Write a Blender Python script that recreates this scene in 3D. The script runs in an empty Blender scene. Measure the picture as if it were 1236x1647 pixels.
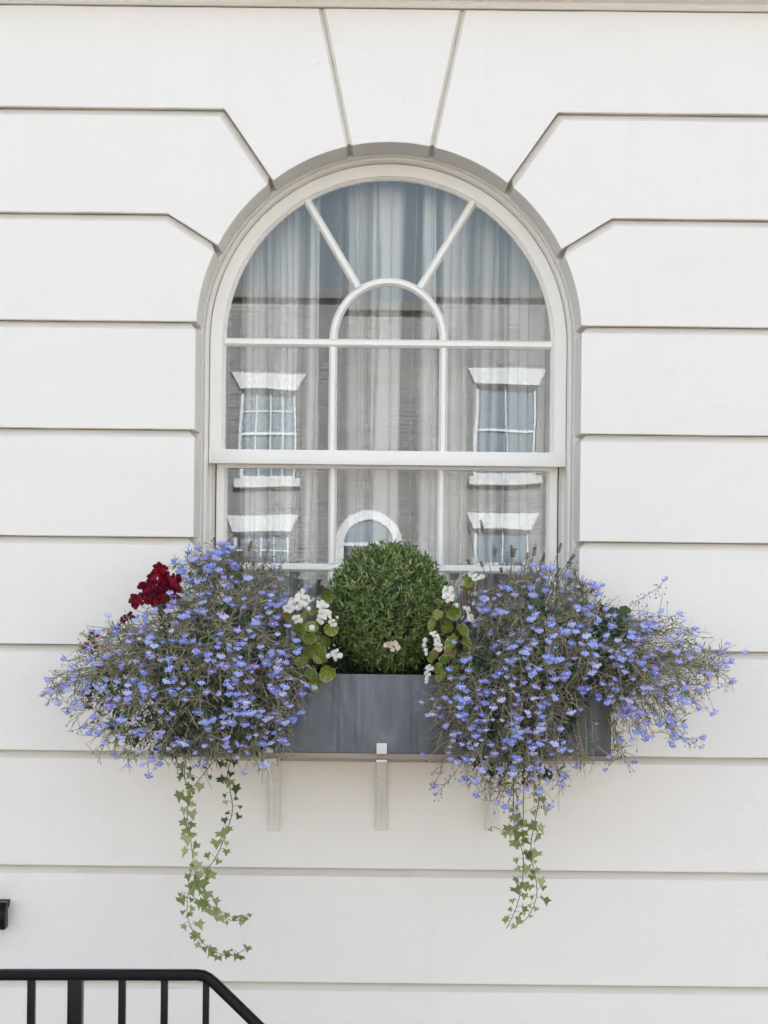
import bpy, bmesh, math, random
from mathutils import Vector, Matrix, noise

R = random.Random(11)
sc = bpy.context.scene
C = sc.collection
PI = math.pi

# ------------------------------------------------------------------ camera, light, exposure
K = 0.00194                 # metres per photo pixel on the wall face
CAMZ, CAMX, DIST = 1.75, -0.0075, 5.0
ROLL = 0.0108
cam = bpy.data.cameras.new("camera")
cam.sensor_fit = 'HORIZONTAL'
cam.sensor_width = 36.0
cam.lens = 36.0 * (DIST / K) / 1236.0
cam.shift_y = 56.5 / 1236.0
cam.clip_start, cam.clip_end = 0.05, 3000.0
camo = bpy.data.objects.new("camera", cam)
C.objects.link(camo)
camo.matrix_world = Matrix.Translation((CAMX, -DIST, CAMZ)) @ Matrix.Rotation(PI / 2, 4, 'X') @ Matrix.Rotation(ROLL, 4, 'Z')
sc.camera = camo

SUN_EL, SUN_AZ = math.radians(48), math.radians(22)     # behind the house; azimuth from +Y towards +X
world = bpy.data.worlds.new("World")
sc.world = world
world.use_nodes = True
wn = world.node_tree.nodes
sky = wn.new('ShaderNodeTexSky')
sky.sky_type = 'NISHITA'
sky.sun_disc = False
sky.sun_elevation = SUN_EL
sky.sun_rotation = SUN_AZ
sky.air_density = 1.0
sky.dust_density = 5.0
sky.ozone_density = 0.4
bg = wn['Background']
bg.inputs['Strength'].default_value = 0.05
sky_balance = wn.new('ShaderNodeMix')                        # warm tint multiplied onto the sky colour as a white balance
sky_balance.data_type = 'RGBA'
sky_balance.blend_type = 'MULTIPLY'
sky_balance.inputs[0].default_value = 1.0
sky_balance.inputs[7].default_value = (1.19, 1.01, 0.815, 1)
world.node_tree.links.new(sky.outputs['Color'], sky_balance.inputs[6])
world.node_tree.links.new(sky_balance.outputs[2], bg.inputs['Color'])

sun = bpy.data.lights.new("sun", 'SUN')
sun.energy = 5.0
sun.angle = math.radians(0.5)
sun.color = (1.0, 0.975, 0.94)
suno = bpy.data.objects.new("sun", sun)
C.objects.link(suno)
sd = Vector((math.sin(SUN_AZ) * math.cos(SUN_EL), math.cos(SUN_AZ) * math.cos(SUN_EL), math.sin(SUN_EL)))
suno.rotation_euler = sd.to_track_quat('Z', 'Y').to_euler()
suno.location = sd * 40

vs = sc.view_settings
vs.view_transform = 'Standard'
vs.look = 'None'
vs.gamma = 1.0
vs.use_curve_mapping = False
vs.exposure = 3.76
sc.cycles.use_denoising = True
sc.cycles.max_bounces = 10
sc.cycles.diffuse_bounces = 5
sc.cycles.transparent_max_bounces = 24
sc.cycles.caustics_reflective = False
sc.cycles.caustics_refractive = False


# ------------------------------------------------------------------ helpers
def W(px, py, y=0.0):
    """Point of the place, at depth y, that the photo shows at pixel (px, py)."""
    dx, dy = px - 618.0, py - 880.0
    ux, uy = dx + dy * ROLL, dy - dx * ROLL
    s = K * (DIST + y) / DIST
    return Vector((CAMX + ux * s, y, CAMZ - uy * s))


class MB:
    def __init__(self):
        self.v, self.f, self.m = [], [], []

    def add(self, verts, faces, mat=0):
        b = len(self.v)
        self.v.extend([tuple(p) for p in verts])
        for f in faces:
            self.f.append(tuple(i + b for i in f))
            self.m.append(mat)

    def box(self, x0, x1, y0, y1, z0, z1, mat=0):
        vv = [(x, y, z) for x in (x0, x1) for y in (y0, y1) for z in (z0, z1)]
        self.add(vv, [(0, 1, 3, 2), (4, 6, 7, 5), (0, 4, 5, 1), (2, 3, 7, 6), (0, 2, 6, 4), (1, 5, 7, 3)], mat)

    def tube(self, pts, r0, r1=None, n=3, mat=0, cap=False):
        r1 = r0 if r1 is None else r1
        pts = [Vector(p) for p in pts]
        b = len(self.v)
        N = len(pts)
        for i, p in enumerate(pts):
            t = (pts[min(i + 1, N - 1)] - pts[max(i - 1, 0)])
            t = t.normalized() if t.length > 1e-9 else Vector((0, 0, 1))
            a = t.cross(Vector((0.31, 0.9, 0.2)))
            if a.length < 1e-3:
                a = t.cross(Vector((1, 0, 0)))
            a.normalize()
            c = t.cross(a)
            r = r0 + (r1 - r0) * i / max(N - 1, 1)
            for k in range(n):
                th = 2 * PI * k / n
                self.v.append(tuple(p + (a * math.cos(th) + c * math.sin(th)) * r))
        for i in range(N - 1):
            for k in range(n):
                k2 = (k + 1) % n
                self.f.append((b + i * n + k, b + i * n + k2, b + (i + 1) * n + k2, b + (i + 1) * n + k))
                self.m.append(mat)
        if cap:
            self.f.append(tuple(b + k for k in reversed(range(n)))); self.m.append(mat)
            self.f.append(tuple(b + (N - 1) * n + k for k in range(n))); self.m.append(mat)

    def sweep(self, stations, profile, mat=0, cap=True):
        """stations: (ox, oz, nx, nz); profile: closed list of (w, y)."""
        b = len(self.v)
        n = len(profile)
        for ox, oz, nx, nz in stations:
            for w, y in profile:
                self.v.append((ox + w * nx, y, oz + w * nz))
        for i in range(len(stations) - 1):
            for k in range(n):
                k2 = (k + 1) % n
                self.f.append((b + i * n + k, b + i * n + k2, b + (i + 1) * n + k2, b + (i + 1) * n + k))
                self.m.append(mat)
        if cap:
            self.f.append(tuple(b + k for k in reversed(range(n)))); self.m.append(mat)
            e = b + (len(stations) - 1) * n
            self.f.append(tuple(e + k for k in range(n))); self.m.append(mat)

    def mesh(self, name, mats, smooth=None):
        me = bpy.data.meshes.new(name)
        me.from_pydata(self.v, [], self.f)
        for m in (mats if isinstance(mats, (list, tuple)) else [mats]):
            me.materials.append(m)
        if any(self.m):
            me.polygons.foreach_set('material_index', self.m)
        if smooth is not None:
            me.polygons.foreach_set('use_smooth', [True] * len(me.polygons))
            if smooth < 179:
                me.set_sharp_from_angle(angle=math.radians(smooth))
        me.update()
        return me

    def build(self, name, mats, parent=None, smooth=None, bevel=None, fix=True):
        me = self.mesh(name, mats, None)
        if fix or bevel:
            bm = bmesh.new()
            bm.from_mesh(me)
            if bevel:
                ed = [e for e in bm.edges if len(e.link_faces) == 2 and e.calc_face_angle(0) > 0.6]
                bmesh.ops.bevel(bm, geom=ed, offset=bevel, segments=2, profile=0.6, affect='EDGES', clamp_overlap=True)
            bmesh.ops.recalc_face_normals(bm, faces=bm.faces)
            bm.to_mesh(me)
            bm.free()
        if smooth is not None:
            me.polygons.foreach_set('use_smooth', [True] * len(me.polygons))
            me.set_sharp_from_angle(angle=math.radians(smooth))
        return link(name, me, parent)


def link(name, me, parent=None, mw=None):
    o = bpy.data.objects.new(name, me)
    C.objects.link(o)
    if parent is not None:
        o.parent = parent
        if mw is None:
            o.matrix_parent_inverse = PINV.get(parent.name, Matrix())
    if mw is not None:
        o.matrix_parent_inverse = PINV.get(parent.name, Matrix()) if parent is not None else Matrix()
        o.matrix_basis = mw
    return o


PINV = {}


def thing(name, label, cat, loc=(0, 0, 0), group=None):
    o = bpy.data.objects.new(name, None)
    C.objects.link(o)
    o.location = loc
    o.empty_display_size = 0.05
    o['label'] = label
    o['category'] = cat
    if group:
        o['group'] = group
    PINV[o.name] = Matrix.Translation(loc).inverted()
    return o


def structure(name, mb, mat, **kw):
    o = mb.build(name, mat, **kw)
    o['kind'] = 'structure'
    return o


# ------------------------------------------------------------------ materials
def newmat(name):
    m = bpy.data.materials.new(name)
    m.use_nodes = True
    nt = m.node_tree
    return m, nt, nt.nodes, nt.links, nt.nodes['Principled BSDF']


def ramp(nodes, stops, interp='LINEAR'):
    r = nodes.new('ShaderNodeValToRGB')
    r.color_ramp.interpolation = interp
    e = r.color_ramp.elements
    while len(e) < len(stops):
        e.new(0.5)
    for i, (p, c) in enumerate(stops):
        e[i].position = p
        e[i].color = (c[0], c[1], c[2], 1)
    return r


def painted(name, base, var=0.03, scale=3.0, bump=0.1, bscale=60, rough=0.5, stretch=(1, 1, 1), dirt=None, dirt_scale=8, dirt_lo=0.62):
    m, nt, N, L, P = newmat(name)
    geo = N.new('ShaderNodeNewGeometry')
    mp = N.new('ShaderNodeMapping')
    mp.inputs['Scale'].default_value = stretch
    L.new(geo.outputs['Position'], mp.inputs['Vector'])
    nz = N.new('ShaderNodeTexNoise')
    nz.inputs['Scale'].default_value = scale
    nz.inputs['Detail'].default_value = 7
    nz.inputs['Roughness'].default_value = 0.62
    L.new(mp.outputs['Vector'], nz.inputs['Vector'])
    lo = [max(0, c * (1 - var)) for c in base]
    hi = [min(1, c * (1 + var)) for c in base]
    rp = ramp(N, [(0.3, lo), (0.7, hi)])
    L.new(nz.outputs['Fac'], rp.inputs['Fac'])
    col = rp.outputs['Color']
    if dirt:
        nd = N.new('ShaderNodeTexNoise')
        nd.inputs['Scale'].default_value = dirt_scale
        nd.inputs['Detail'].default_value = 8
        nd.inputs['Roughness'].default_value = 0.7
        L.new(mp.outputs['Vector'], nd.inputs['Vector'])
        dr = ramp(N, [(dirt_lo, (0, 0, 0)), (min(1, dirt_lo + 0.22), (1, 1, 1))])
        L.new(nd.outputs['Fac'], dr.inputs['Fac'])
        mx = N.new('ShaderNodeMix')
        mx.data_type = 'RGBA'
        L.new(dr.outputs['Color'], mx.inputs[0])
        L.new(col, mx.inputs[6])
        mx.inputs[7].default_value = (*dirt, 1)
        col = mx.outputs[2]
    L.new(col, P.inputs['Base Color'])
    P.inputs['Roughness'].default_value = rough
    if bump:
        nb = N.new('ShaderNodeTexNoise')
        nb.inputs['Scale'].default_value = bscale
        nb.inputs['Detail'].default_value = 6
        L.new(mp.outputs['Vector'], nb.inputs['Vector'])
        bp = N.new('ShaderNodeBump')
        bp.inputs['Strength'].default_value = bump
        bp.inputs['Distance'].default_value = 0.004
        L.new(nb.outputs['Fac'], bp.inputs['Height'])
        L.new(bp.outputs['Normal'], P.inputs['Normal'])
    return m


def leafy(name, stops, rough=0.5, trans=0.25, source='island', spec=0.3):
    """Foliage: colour varies per leaf; some light passes through."""
    m, nt, N, L, P = newmat(name)
    if source == 'island':
        g = N.new('ShaderNodeNewGeometry')
        fac = g.outputs['Random Per Island']
    else:
        g = N.new('ShaderNodeObjectInfo')
        fac = g.outputs['Random']
    rp = ramp(N, stops)
    L.new(fac, rp.inputs['Fac'])
    L.new(rp.outputs['Color'], P.inputs['Base Color'])
    P.inputs['Roughness'].default_value = rough
    P.inputs['Specular IOR Level'].default_value = spec
    if trans > 0:
        t = N.new('ShaderNodeBsdfTranslucent')
        L.new(rp.outputs['Color'], t.inputs['Color'])
        mx = N.new('ShaderNodeMixShader')
        mx.inputs[0].default_value = trans
        L.new(P.outputs[0], mx.inputs[1])
        L.new(t.outputs[0], mx.inputs[2])
        L.new(mx.outputs[0], N['Material Output'].inputs['Surface'])
    return m


M = {}
M['stucco'] = painted('white_stucco', (0.835, 0.80, 0.75), 0.018, 1.6, 0.22, 26, 0.5, (1, 1, 2.2), (0.72, 0.68, 0.62), 5, 0.64)


def add_specks(m, scale, colour, keep, size):
    """Small isolated chips and spots."""
    nt = m.node_tree
    N, L, P = nt.nodes, nt.links, nt.nodes['Principled BSDF']
    old = P.inputs['Base Color'].links[0].from_socket
    geo = N.new('ShaderNodeNewGeometry')
    vo = N.new('ShaderNodeTexVoronoi')
    vo.inputs['Scale'].default_value = scale
    L.new(geo.outputs['Position'], vo.inputs['Vector'])
    lt = N.new('ShaderNodeMath'); lt.operation = 'LESS_THAN'; lt.inputs[1].default_value = size
    L.new(vo.outputs['Distance'], lt.inputs[0])
    sx = N.new('ShaderNodeSeparateColor')
    L.new(vo.outputs['Color'], sx.inputs[0])
    gt = N.new('ShaderNodeMath'); gt.operation = 'GREATER_THAN'; gt.inputs[1].default_value = 1 - keep
    L.new(sx.outputs[0], gt.inputs[0])
    mu = N.new('ShaderNodeMath'); mu.operation = 'MULTIPLY'
    L.new(lt.outputs[0], mu.inputs[0]); L.new(gt.outputs[0], mu.inputs[1])
    mx = N.new('ShaderNodeMix'); mx.data_type = 'RGBA'
    L.new(mu.outputs[0], mx.inputs[0]); L.new(old, mx.inputs[6]); mx.inputs[7].default_value = (*colour, 1)
    L.new(mx.outputs[2], P.inputs['Base Color'])


def add_streaks(m, colour, amount):
    nt = m.node_tree
    N, L, P = nt.nodes, nt.links, nt.nodes['Principled BSDF']
    old = P.inputs['Base Color'].links[0].from_socket
    geo = N.new('ShaderNodeNewGeometry')
    mp = N.new('ShaderNodeMapping'); mp.inputs['Scale'].default_value = (11, 11, 0.55)
    L.new(geo.outputs['Position'], mp.inputs['Vector'])
    nz = N.new('ShaderNodeTexNoise'); nz.inputs['Scale'].default_value = 1.0; nz.inputs['Detail'].default_value = 6; nz.inputs['Roughness'].default_value = 0.65
    L.new(mp.outputs['Vector'], nz.inputs['Vector'])
    rp = ramp(N, [(0.55, (0, 0, 0)), (0.78, (amount,) * 3)])
    L.new(nz.outputs['Fac'], rp.inputs['Fac'])
    mx = N.new('ShaderNodeMix'); mx.data_type = 'RGBA'
    L.new(rp.outputs['Color'], mx.inputs[0]); L.new(old, mx.inputs[6]); mx.inputs[7].default_value = (*colour, 1)
    L.new(mx.outputs[2], P.inputs['Base Color'])


add_streaks(M['stucco'], (0.68, 0.635, 0.57), 0.15)
add_specks(M['stucco'], 9.0, (0.40, 0.37, 0.33), 0.09, 0.022)
add_specks(M['stucco'], 26.0, (0.66, 0.62, 0.56), 0.06, 0.06)
M['joint'] = painted('joint_paint', (0.70, 0.655, 0.585), 0.05, 6, 0.3, 60, 0.6, (0.4, 1, 2), (0.58, 0.54, 0.46), 14, 0.54)
M['frame'] = painted('window_paint', (0.89, 0.865, 0.82), 0.02, 5, 0.12, 60, 0.32, (1, 1, 0.5), (0.66, 0.63, 0.56), 22, 0.68)
M['coping'] = painted('coping_lead', (0.10, 0.092, 0.08), 0.15, 4, 0.3, 30, 0.7)
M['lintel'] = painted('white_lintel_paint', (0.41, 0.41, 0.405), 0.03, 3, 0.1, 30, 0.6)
M['bracket'] = painted('bracket_paint', (0.74, 0.715, 0.665), 0.03, 12, 0.25, 80, 0.4, (1, 1, 1), (0.5, 0.45, 0.38), 40, 0.66)
M['board'] = painted('weathered_board', (0.30, 0.255, 0.20), 0.25, 9, 0.5, 40, 0.75, (0.15, 1, 2.5))
M['soil'] = painted('dark_soil', (0.03, 0.022, 0.016), 0.4, 40, 0.8, 80, 0.95)
M['iron'] = painted('black_gloss_paint', (0.004, 0.0042, 0.0045), 0.3, 20, 0.15, 60, 0.3)
M['iron'].node_tree.nodes['Principled BSDF'].inputs['Specular IOR Level'].default_value = 0.18
M['asphalt'] = painted('asphalt', (0.05, 0.05, 0.05), 0.2, 30, 0.4, 120, 0.9)
M['paving'] = painted('paving', (0.45, 0.42, 0.38), 0.15, 4, 0.3, 40, 0.8)
M['kerb'] = painted('kerb_stone', (0.26, 0.25, 0.24), 0.12, 10, 0.3, 50, 0.8)
M['room'] = painted('room_paint', (0.50, 0.49, 0.48), 0.04, 3, 0, 30, 0.8)
M['render'] = painted('upper_render', (0.72, 0.71, 0.69), 0.03, 1.0, 0.1, 20, 0.6)
M['door'] = painted('door_paint', (0.02, 0.03, 0.05), 0.1, 5, 0, 30, 0.3)


def mat_zinc():
    m, nt, N, L, P = newmat('dull_zinc')
    geo = N.new('ShaderNodeNewGeometry')
    mp = N.new('ShaderNodeMapping')
    mp.inputs['Scale'].default_value = (2.6, 2.6, 0.8)
    L.new(geo.outputs['Position'], mp.inputs['Vector'])
    n1 = N.new('ShaderNodeTexNoise'); n1.inputs['Scale'].default_value = 4.5; n1.inputs['Detail'].default_value = 9; n1.inputs['Roughness'].default_value = 0.65
    n1.inputs['Distortion'].default_value = 0.8
    L.new(mp.outputs['Vector'], n1.inputs['Vector'])
    r1 = ramp(N, [(0.30, (0.105, 0.114, 0.128)), (0.5, (0.15, 0.16, 0.177)), (0.68, (0.225, 0.236, 0.255))])
    L.new(n1.outputs['Fac'], r1.inputs['Fac'])
    # runs of pale bloom down the face
    mp2 = N.new('ShaderNodeMapping'); mp2.inputs['Scale'].default_value = (34, 34, 2.0)
    L.new(geo.outputs['Position'], mp2.inputs['Vector'])
    n2 = N.new('ShaderNodeTexNoise'); n2.inputs['Scale'].default_value = 1.0; n2.inputs['Detail'].default_value = 5
    L.new(mp2.outputs['Vector'], n2.inputs['Vector'])
    r2 = ramp(N, [(0.52, (0, 0, 0)), (0.72, (0.8, 0.8, 0.8))])
    L.new(n2.outputs['Fac'], r2.inputs['Fac'])
    mx = N.new('ShaderNodeMix'); mx.data_type = 'RGBA'
    L.new(r2.outputs['Color'], mx.inputs[0]); L.new(r1.outputs['Color'], mx.inputs[6]); mx.inputs[7].default_value = (0.075, 0.083, 0.10, 1)
    L.new(mx.outputs[2], P.inputs['Base Color'])
    P.inputs['Metallic'].default_value = 0.08
    rr = ramp(N, [(0.3, (0.55,) * 3), (0.7, (0.75,) * 3)])
    L.new(n1.outputs['Fac'], rr.inputs['Fac']); L.new(rr.outputs['Color'], P.inputs['Roughness'])
    bp = N.new('ShaderNodeBump'); bp.inputs['Strength'].default_value = 0.25; bp.inputs['Distance'].default_value = 0.004
    L.new(n1.outputs['Fac'], bp.inputs['Height']); L.new(bp.outputs['Normal'], P.inputs['Normal'])
    return m


M['zinc'] = mat_zinc()


def mat_glass(name, refl, tint=(0.985, 0.985, 0.985)):
    m, nt, N, L, P = newmat(name)
    N.remove(P)
    tr = N.new('ShaderNodeBsdfTransparent'); tr.inputs['Color'].default_value = (*tint, 1)
    gl = N.new('ShaderNodeBsdfGlossy'); gl.inputs['Roughness'].default_value = 0.0; gl.inputs['Color'].default_value = (0.82, 0.91, 1.0, 1)  # blue put into the reflection colour so the mirrored sky looks bluer
    fr = N.new('ShaderNodeFresnel'); fr.inputs['IOR'].default_value = refl
    mx = N.new('ShaderNodeMixShader')
    L.new(fr.outputs[0], mx.inputs[0]); L.new(tr.outputs[0], mx.inputs[1]); L.new(gl.outputs[0], mx.inputs[2])
    L.new(mx.outputs[0], N['Material Output'].inputs['Surface'])
    return m


M['glass'] = mat_glass('window_glass', 1.54)


def mat_far_glass():
    m, nt, N, L, P = newmat('far_window_glass')
    P.inputs['Base Color'].default_value = (0.10, 0.13, 0.15, 1)
    P.inputs['Roughness'].default_value = 0.05
    P.inputs['Specular IOR Level'].default_value = 0.8
    return m


M['farglass'] = mat_far_glass()


def mat_sheer():
    m, nt, N, L, P = newmat('sheer_net')
    N.remove(P)
    geo = N.new('ShaderNodeNewGeometry')
    df = N.new('ShaderNodeBsdfDiffuse'); df.inputs['Color'].default_value = (0.95, 0.95, 0.945, 1)
    tl = N.new('ShaderNodeBsdfTranslucent'); tl.inputs['Color'].default_value = (0.9, 0.9, 0.88, 1)
    tr = N.new('ShaderNodeBsdfTransparent')
    m1 = N.new('ShaderNodeMixShader'); m1.inputs[0].default_value = 0.12
    L.new(df.outputs[0], m1.inputs[1]); L.new(tl.outputs[0], m1.inputs[2])
    m2 = N.new('ShaderNodeMixShader'); m2.inputs[0].default_value = 0.50
    at_ = N.new('ShaderNodeAttribute'); at_.attribute_name = 'weave'      # how many layers of net lie in each fold
    mp = N.new('ShaderNodeMapping'); mp.inputs['Scale'].default_value = (38, 10, 0.4)
    L.new(geo.outputs['Position'], mp.inputs['Vector'])
    nz = N.new('ShaderNodeTexNoise'); nz.inputs['Scale'].default_value = 1.0; nz.inputs['Detail'].default_value = 3
    L.new(mp.outputs['Vector'], nz.inputs['Vector'])
    ad = N.new('ShaderNodeMath'); ad.operation = 'MULTIPLY_ADD'; ad.inputs[1].default_value = 0.2; ad.use_clamp = True
    L.new(nz.outputs['Fac'], ad.inputs[0]); L.new(at_.outputs['Fac'], ad.inputs[2])
    sb = N.new('ShaderNodeMath'); sb.operation = 'SUBTRACT'; sb.inputs[1].default_value = 0.02; sb.use_clamp = True
    L.new(ad.outputs[0], sb.inputs[0])
    ad.use_clamp = False
    L.new(sb.outputs[0], m2.inputs[0])
    L.new(tr.outputs[0], m2.inputs[1]); L.new(m1.outputs[0], m2.inputs[2])
    L.new(m2.outputs[0], N['Material Output'].inputs['Surface'])
    return m


M['sheer'] = mat_sheer()


def mat_brick():
    m, nt, N, L, P = newmat('stock_brick')
    geo = N.new('ShaderNodeNewGeometry')
    sp = N.new('ShaderNodeSeparateXYZ'); cb = N.new('ShaderNodeCombineXYZ')
    L.new(geo.outputs['Position'], sp.inputs[0]); L.new(sp.outputs['X'], cb.inputs['X']); L.new(sp.outputs['Z'], cb.inputs['Y'])
    bt = N.new('ShaderNodeTexBrick')
    bt.inputs['Scale'].default_value = 1.0
    bt.inputs['Brick Width'].default_value = 0.225
    bt.inputs['Row Height'].default_value = 0.075
    bt.inputs['Mortar Size'].default_value = 0.006
    bt.inputs['Color1'].default_value = (0.145, 0.141, 0.131, 1)
    bt.inputs['Color2'].default_value = (0.10, 0.097, 0.091, 1)
    bt.inputs['Mortar'].default_value = (0.24, 0.23, 0.215, 1)
    L.new(cb.outputs[0], bt.inputs['Vector'])
    nz = N.new('ShaderNodeTexNoise'); nz.inputs['Scale'].default_value = 1.2; nz.inputs['Detail'].default_value = 6
    L.new(cb.outputs[0], nz.inputs['Vector'])
    rp = ramp(N, [(0.3, (0.75,) * 3), (0.7, (1.15,) * 3)])
    L.new(nz.outputs['Fac'], rp.inputs['Fac'])
    mx = N.new('ShaderNodeMix'); mx.data_type = 'RGBA'; mx.blend_type = 'MULTIPLY'; mx.inputs[0].default_value = 1.0
    L.new(bt.outputs['Color'], mx.inputs[6]); L.new(rp.outputs['Color'], mx.inputs[7])
    L.new(mx.outputs[2], P.inputs['Base Color'])
    P.inputs['Roughness'].default_value = 0.85
    return m


M['brick'] = mat_brick()

M['petal'] = leafy('lobelia_petal', [(0.0, (0.22, 0.27, 0.74)), (0.3, (0.33, 0.40, 0.88)), (0.65, (0.45, 0.50, 0.91)), (0.88, (0.62, 0.63, 0.93)), (0.9, (0.45, 0.38, 0.78)), (1.0, (0.33, 0.27, 0.68))], 0.6, 0.25, 'object', 0.15)
M['eye'] = painted('flower_eye', (0.75, 0.76, 0.85), 0.02, 5, 0, 30, 0.6)
M['calyx'] = painted('calyx', (0.12, 0.11, 0.10), 0.2, 30, 0, 30, 0.7)
M['twig'] = leafy('dry_twig', [(0.0, (0.15, 0.12, 0.075)), (0.4, (0.36, 0.295, 0.215)), (0.7, (0.50, 0.42, 0.32)), (0.8, (0.24, 0.26, 0.13)), (1.0, (0.20, 0.23, 0.10))], 0.8, 0.0)
M['twigleaf'] = leafy('lobelia_leaf', [(0.0, (0.08, 0.12, 0.04)), (0.5, (0.16, 0.205, 0.085)), (0.8, (0.30, 0.30, 0.17)), (1.0, (0.44, 0.38, 0.27))], 0.65, 0.15)
M['bud'] = leafy('lobelia_bud', [(0.0, (0.10, 0.09, 0.16)), (0.5, (0.16, 0.17, 0.42)), (1.0, (0.13, 0.10, 0.08))], 0.6, 0.0)
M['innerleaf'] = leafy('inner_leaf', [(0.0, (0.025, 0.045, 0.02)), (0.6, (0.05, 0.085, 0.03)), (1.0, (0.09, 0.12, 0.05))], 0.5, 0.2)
M['box'] = leafy('box_leaf', [(0.0, (0.06, 0.10, 0.03)), (0.4, (0.13, 0.20, 0.055)), (0.75, (0.24, 0.325, 0.095)), (0.92, (0.34, 0.41, 0.14)), (1.0, (0.52, 0.42, 0.27))], 0.42, 0.2, 'island', 0.4)
M['wood'] = painted('stem_wood', (0.10, 0.075, 0.05), 0.2, 30, 0.2, 60, 0.8)
M['begonia'] = leafy('begonia_leaf', [(0.0, (0.10, 0.16, 0.018)), (0.5, (0.19, 0.26, 0.03)), (0.85, (0.28, 0.31, 0.05)), (1.0, (0.26, 0.15, 0.05))], 0.3, 0.3, 'object', 0.5)
nt_ = M['begonia'].node_tree
tc_ = nt_.nodes.new('ShaderNodeTexCoord')
sp_ = nt_.nodes.new('ShaderNodeSeparateXYZ')
nt_.links.new(tc_.outputs['Object'], sp_.inputs[0])
an_ = nt_.nodes.new('ShaderNodeMath'); an_.operation = 'ARCTAN2'
zz_ = nt_.nodes.new('ShaderNodeMath'); zz_.operation = 'SUBTRACT'; zz_.inputs[1].default_value = 0.6
nt_.links.new(sp_.outputs['Z'], zz_.inputs[0])
nt_.links.new(sp_.outputs['X'], an_.inputs[0]); nt_.links.new(zz_.outputs[0], an_.inputs[1])
wv_ = nt_.nodes.new('ShaderNodeMath'); wv_.operation = 'MULTIPLY'; wv_.inputs[1].default_value = 11.0
nt_.links.new(an_.outputs[0], wv_.inputs[0])
si_ = nt_.nodes.new('ShaderNodeMath'); si_.operation = 'SINE'
nt_.links.new(wv_.outputs[0], si_.inputs[0])
vr_ = ramp(nt_.nodes, [(0.55, (0.8, 0.8, 0.8)), (0.98, (1.7, 1.6, 1.5))])
nt_.links.new(si_.outputs[0], vr_.inputs['Fac'])
mm_ = nt_.nodes.new('ShaderNodeMix'); mm_.data_type = 'RGBA'; mm_.blend_type = 'MULTIPLY'; mm_.inputs[0].default_value = 1.0
old_ = nt_.nodes['Principled BSDF'].inputs['Base Color'].links[0].from_socket
nt_.links.new(old_, mm_.inputs[6]); nt_.links.new(vr_.outputs['Color'], mm_.inputs[7])
nt_.links.new(mm_.outputs[2], nt_.nodes['Principled BSDF'].inputs['Base Color'])
M['begoniarim'] = painted('begonia_rim', (0.34, 0.38, 0.12), 0.1, 30, 0, 30, 0.4)
M['begoniastem'] = painted('begonia_stem', (0.22, 0.12, 0.05), 0.2, 30, 0, 30, 0.45)
M['white_petal'] = leafy('white_petal', [(0.0, (0.80, 0.79, 0.72)), (1.0, (0.86, 0.85, 0.80))], 0.5, 0.3, 'object', 0.2)
M['yellow'] = painted('stamen', (0.65, 0.48, 0.08), 0.1, 30, 0, 30, 0.6)
M['red_petal'] = leafy('red_petal', [(0.0, (0.06, 0.003, 0.014)), (0.5, (0.17, 0.004, 0.02)), (1.0, (0.33, 0.008, 0.026))], 0.55, 0.25, 'object', 0.2)
M['dark_petal'] = leafy('dark_petal', [(0.0, (0.06, 0.006, 0.012)), (1.0, (0.16, 0.02, 0.03))], 0.6, 0.15, 'object', 0.2)
M['gerleaf'] = leafy('geranium_leaf', [(0.0, (0.045, 0.085, 0.03)), (1.0, (0.085, 0.14, 0.05))], 0.55, 0.2, 'object', 0.3)
M['greenstem'] = painted('green_stem', (0.13, 0.15, 0.07), 0.2, 30, 0, 30, 0.6)
M['ivy_leaf'] = leafy('ivy_leaf', [(0.0, (0.17, 0.21, 0.065)), (0.5, (0.28, 0.325, 0.115)), (1.0, (0.42, 0.45, 0.22))], 0.45, 0.22, 'object', 0.4)
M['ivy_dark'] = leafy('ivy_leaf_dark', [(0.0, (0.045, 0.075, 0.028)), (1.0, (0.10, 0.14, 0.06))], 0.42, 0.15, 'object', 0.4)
M['ivystem'] = painted('ivy_stem', (0.12, 0.095, 0.07), 0.2, 30, 0, 30, 0.7)
M['lavleaf'] = leafy('lavender_leaf', [(0.0, (0.18, 0.20, 0.13)), (0.6, (0.29, 0.31, 0.23)), (1.0, (0.38, 0.38, 0.31))], 0.7, 0.15)
M['lavstem'] = painted('lavender_stem', (0.30, 0.27, 0.21), 0.2, 30, 0, 30, 0.8)
M['lavspike'] = leafy('lavender_spike', [(0.0, (0.10, 0.075, 0.055)), (1.0, (0.22, 0.17, 0.13))], 0.8, 0.0)
M['purple'] = painted('purple_petal', (0.20, 0.02, 0.34), 0.15, 60, 0, 30, 0.6)
M['faded'] = leafy('faded_petal', [(0.0, (0.60, 0.48, 0.36)), (1.0, (0.80, 0.76, 0.66))], 0.7, 0.25, 'object', 0.1)

# ------------------------------------------------------------------ ground and street
g = MB(); g.box(-400, 400, -400, 400, -0.6, -0.14)
structure('ground', g, M['asphalt'])
g = MB(); g.box(-60, 60, -21.2, -3.2, -0.139, -0.12)
structure('road', g, M['asphalt'])
g = MB(); g.box(-60, 60, -3.05, 0.02, -0.139, 0.0)
structure('pavement', g, M['paving'])
g = MB(); g.box(-60, 60, -3.2, -3.052, -0.139, 0.004)
structure('kerb', g, M['kerb'])
g = MB(); g.box(-60, 60, -23.62, -21.2, -0.139, 0.0)
structure('far_pavement', g, M['paving'])

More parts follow.
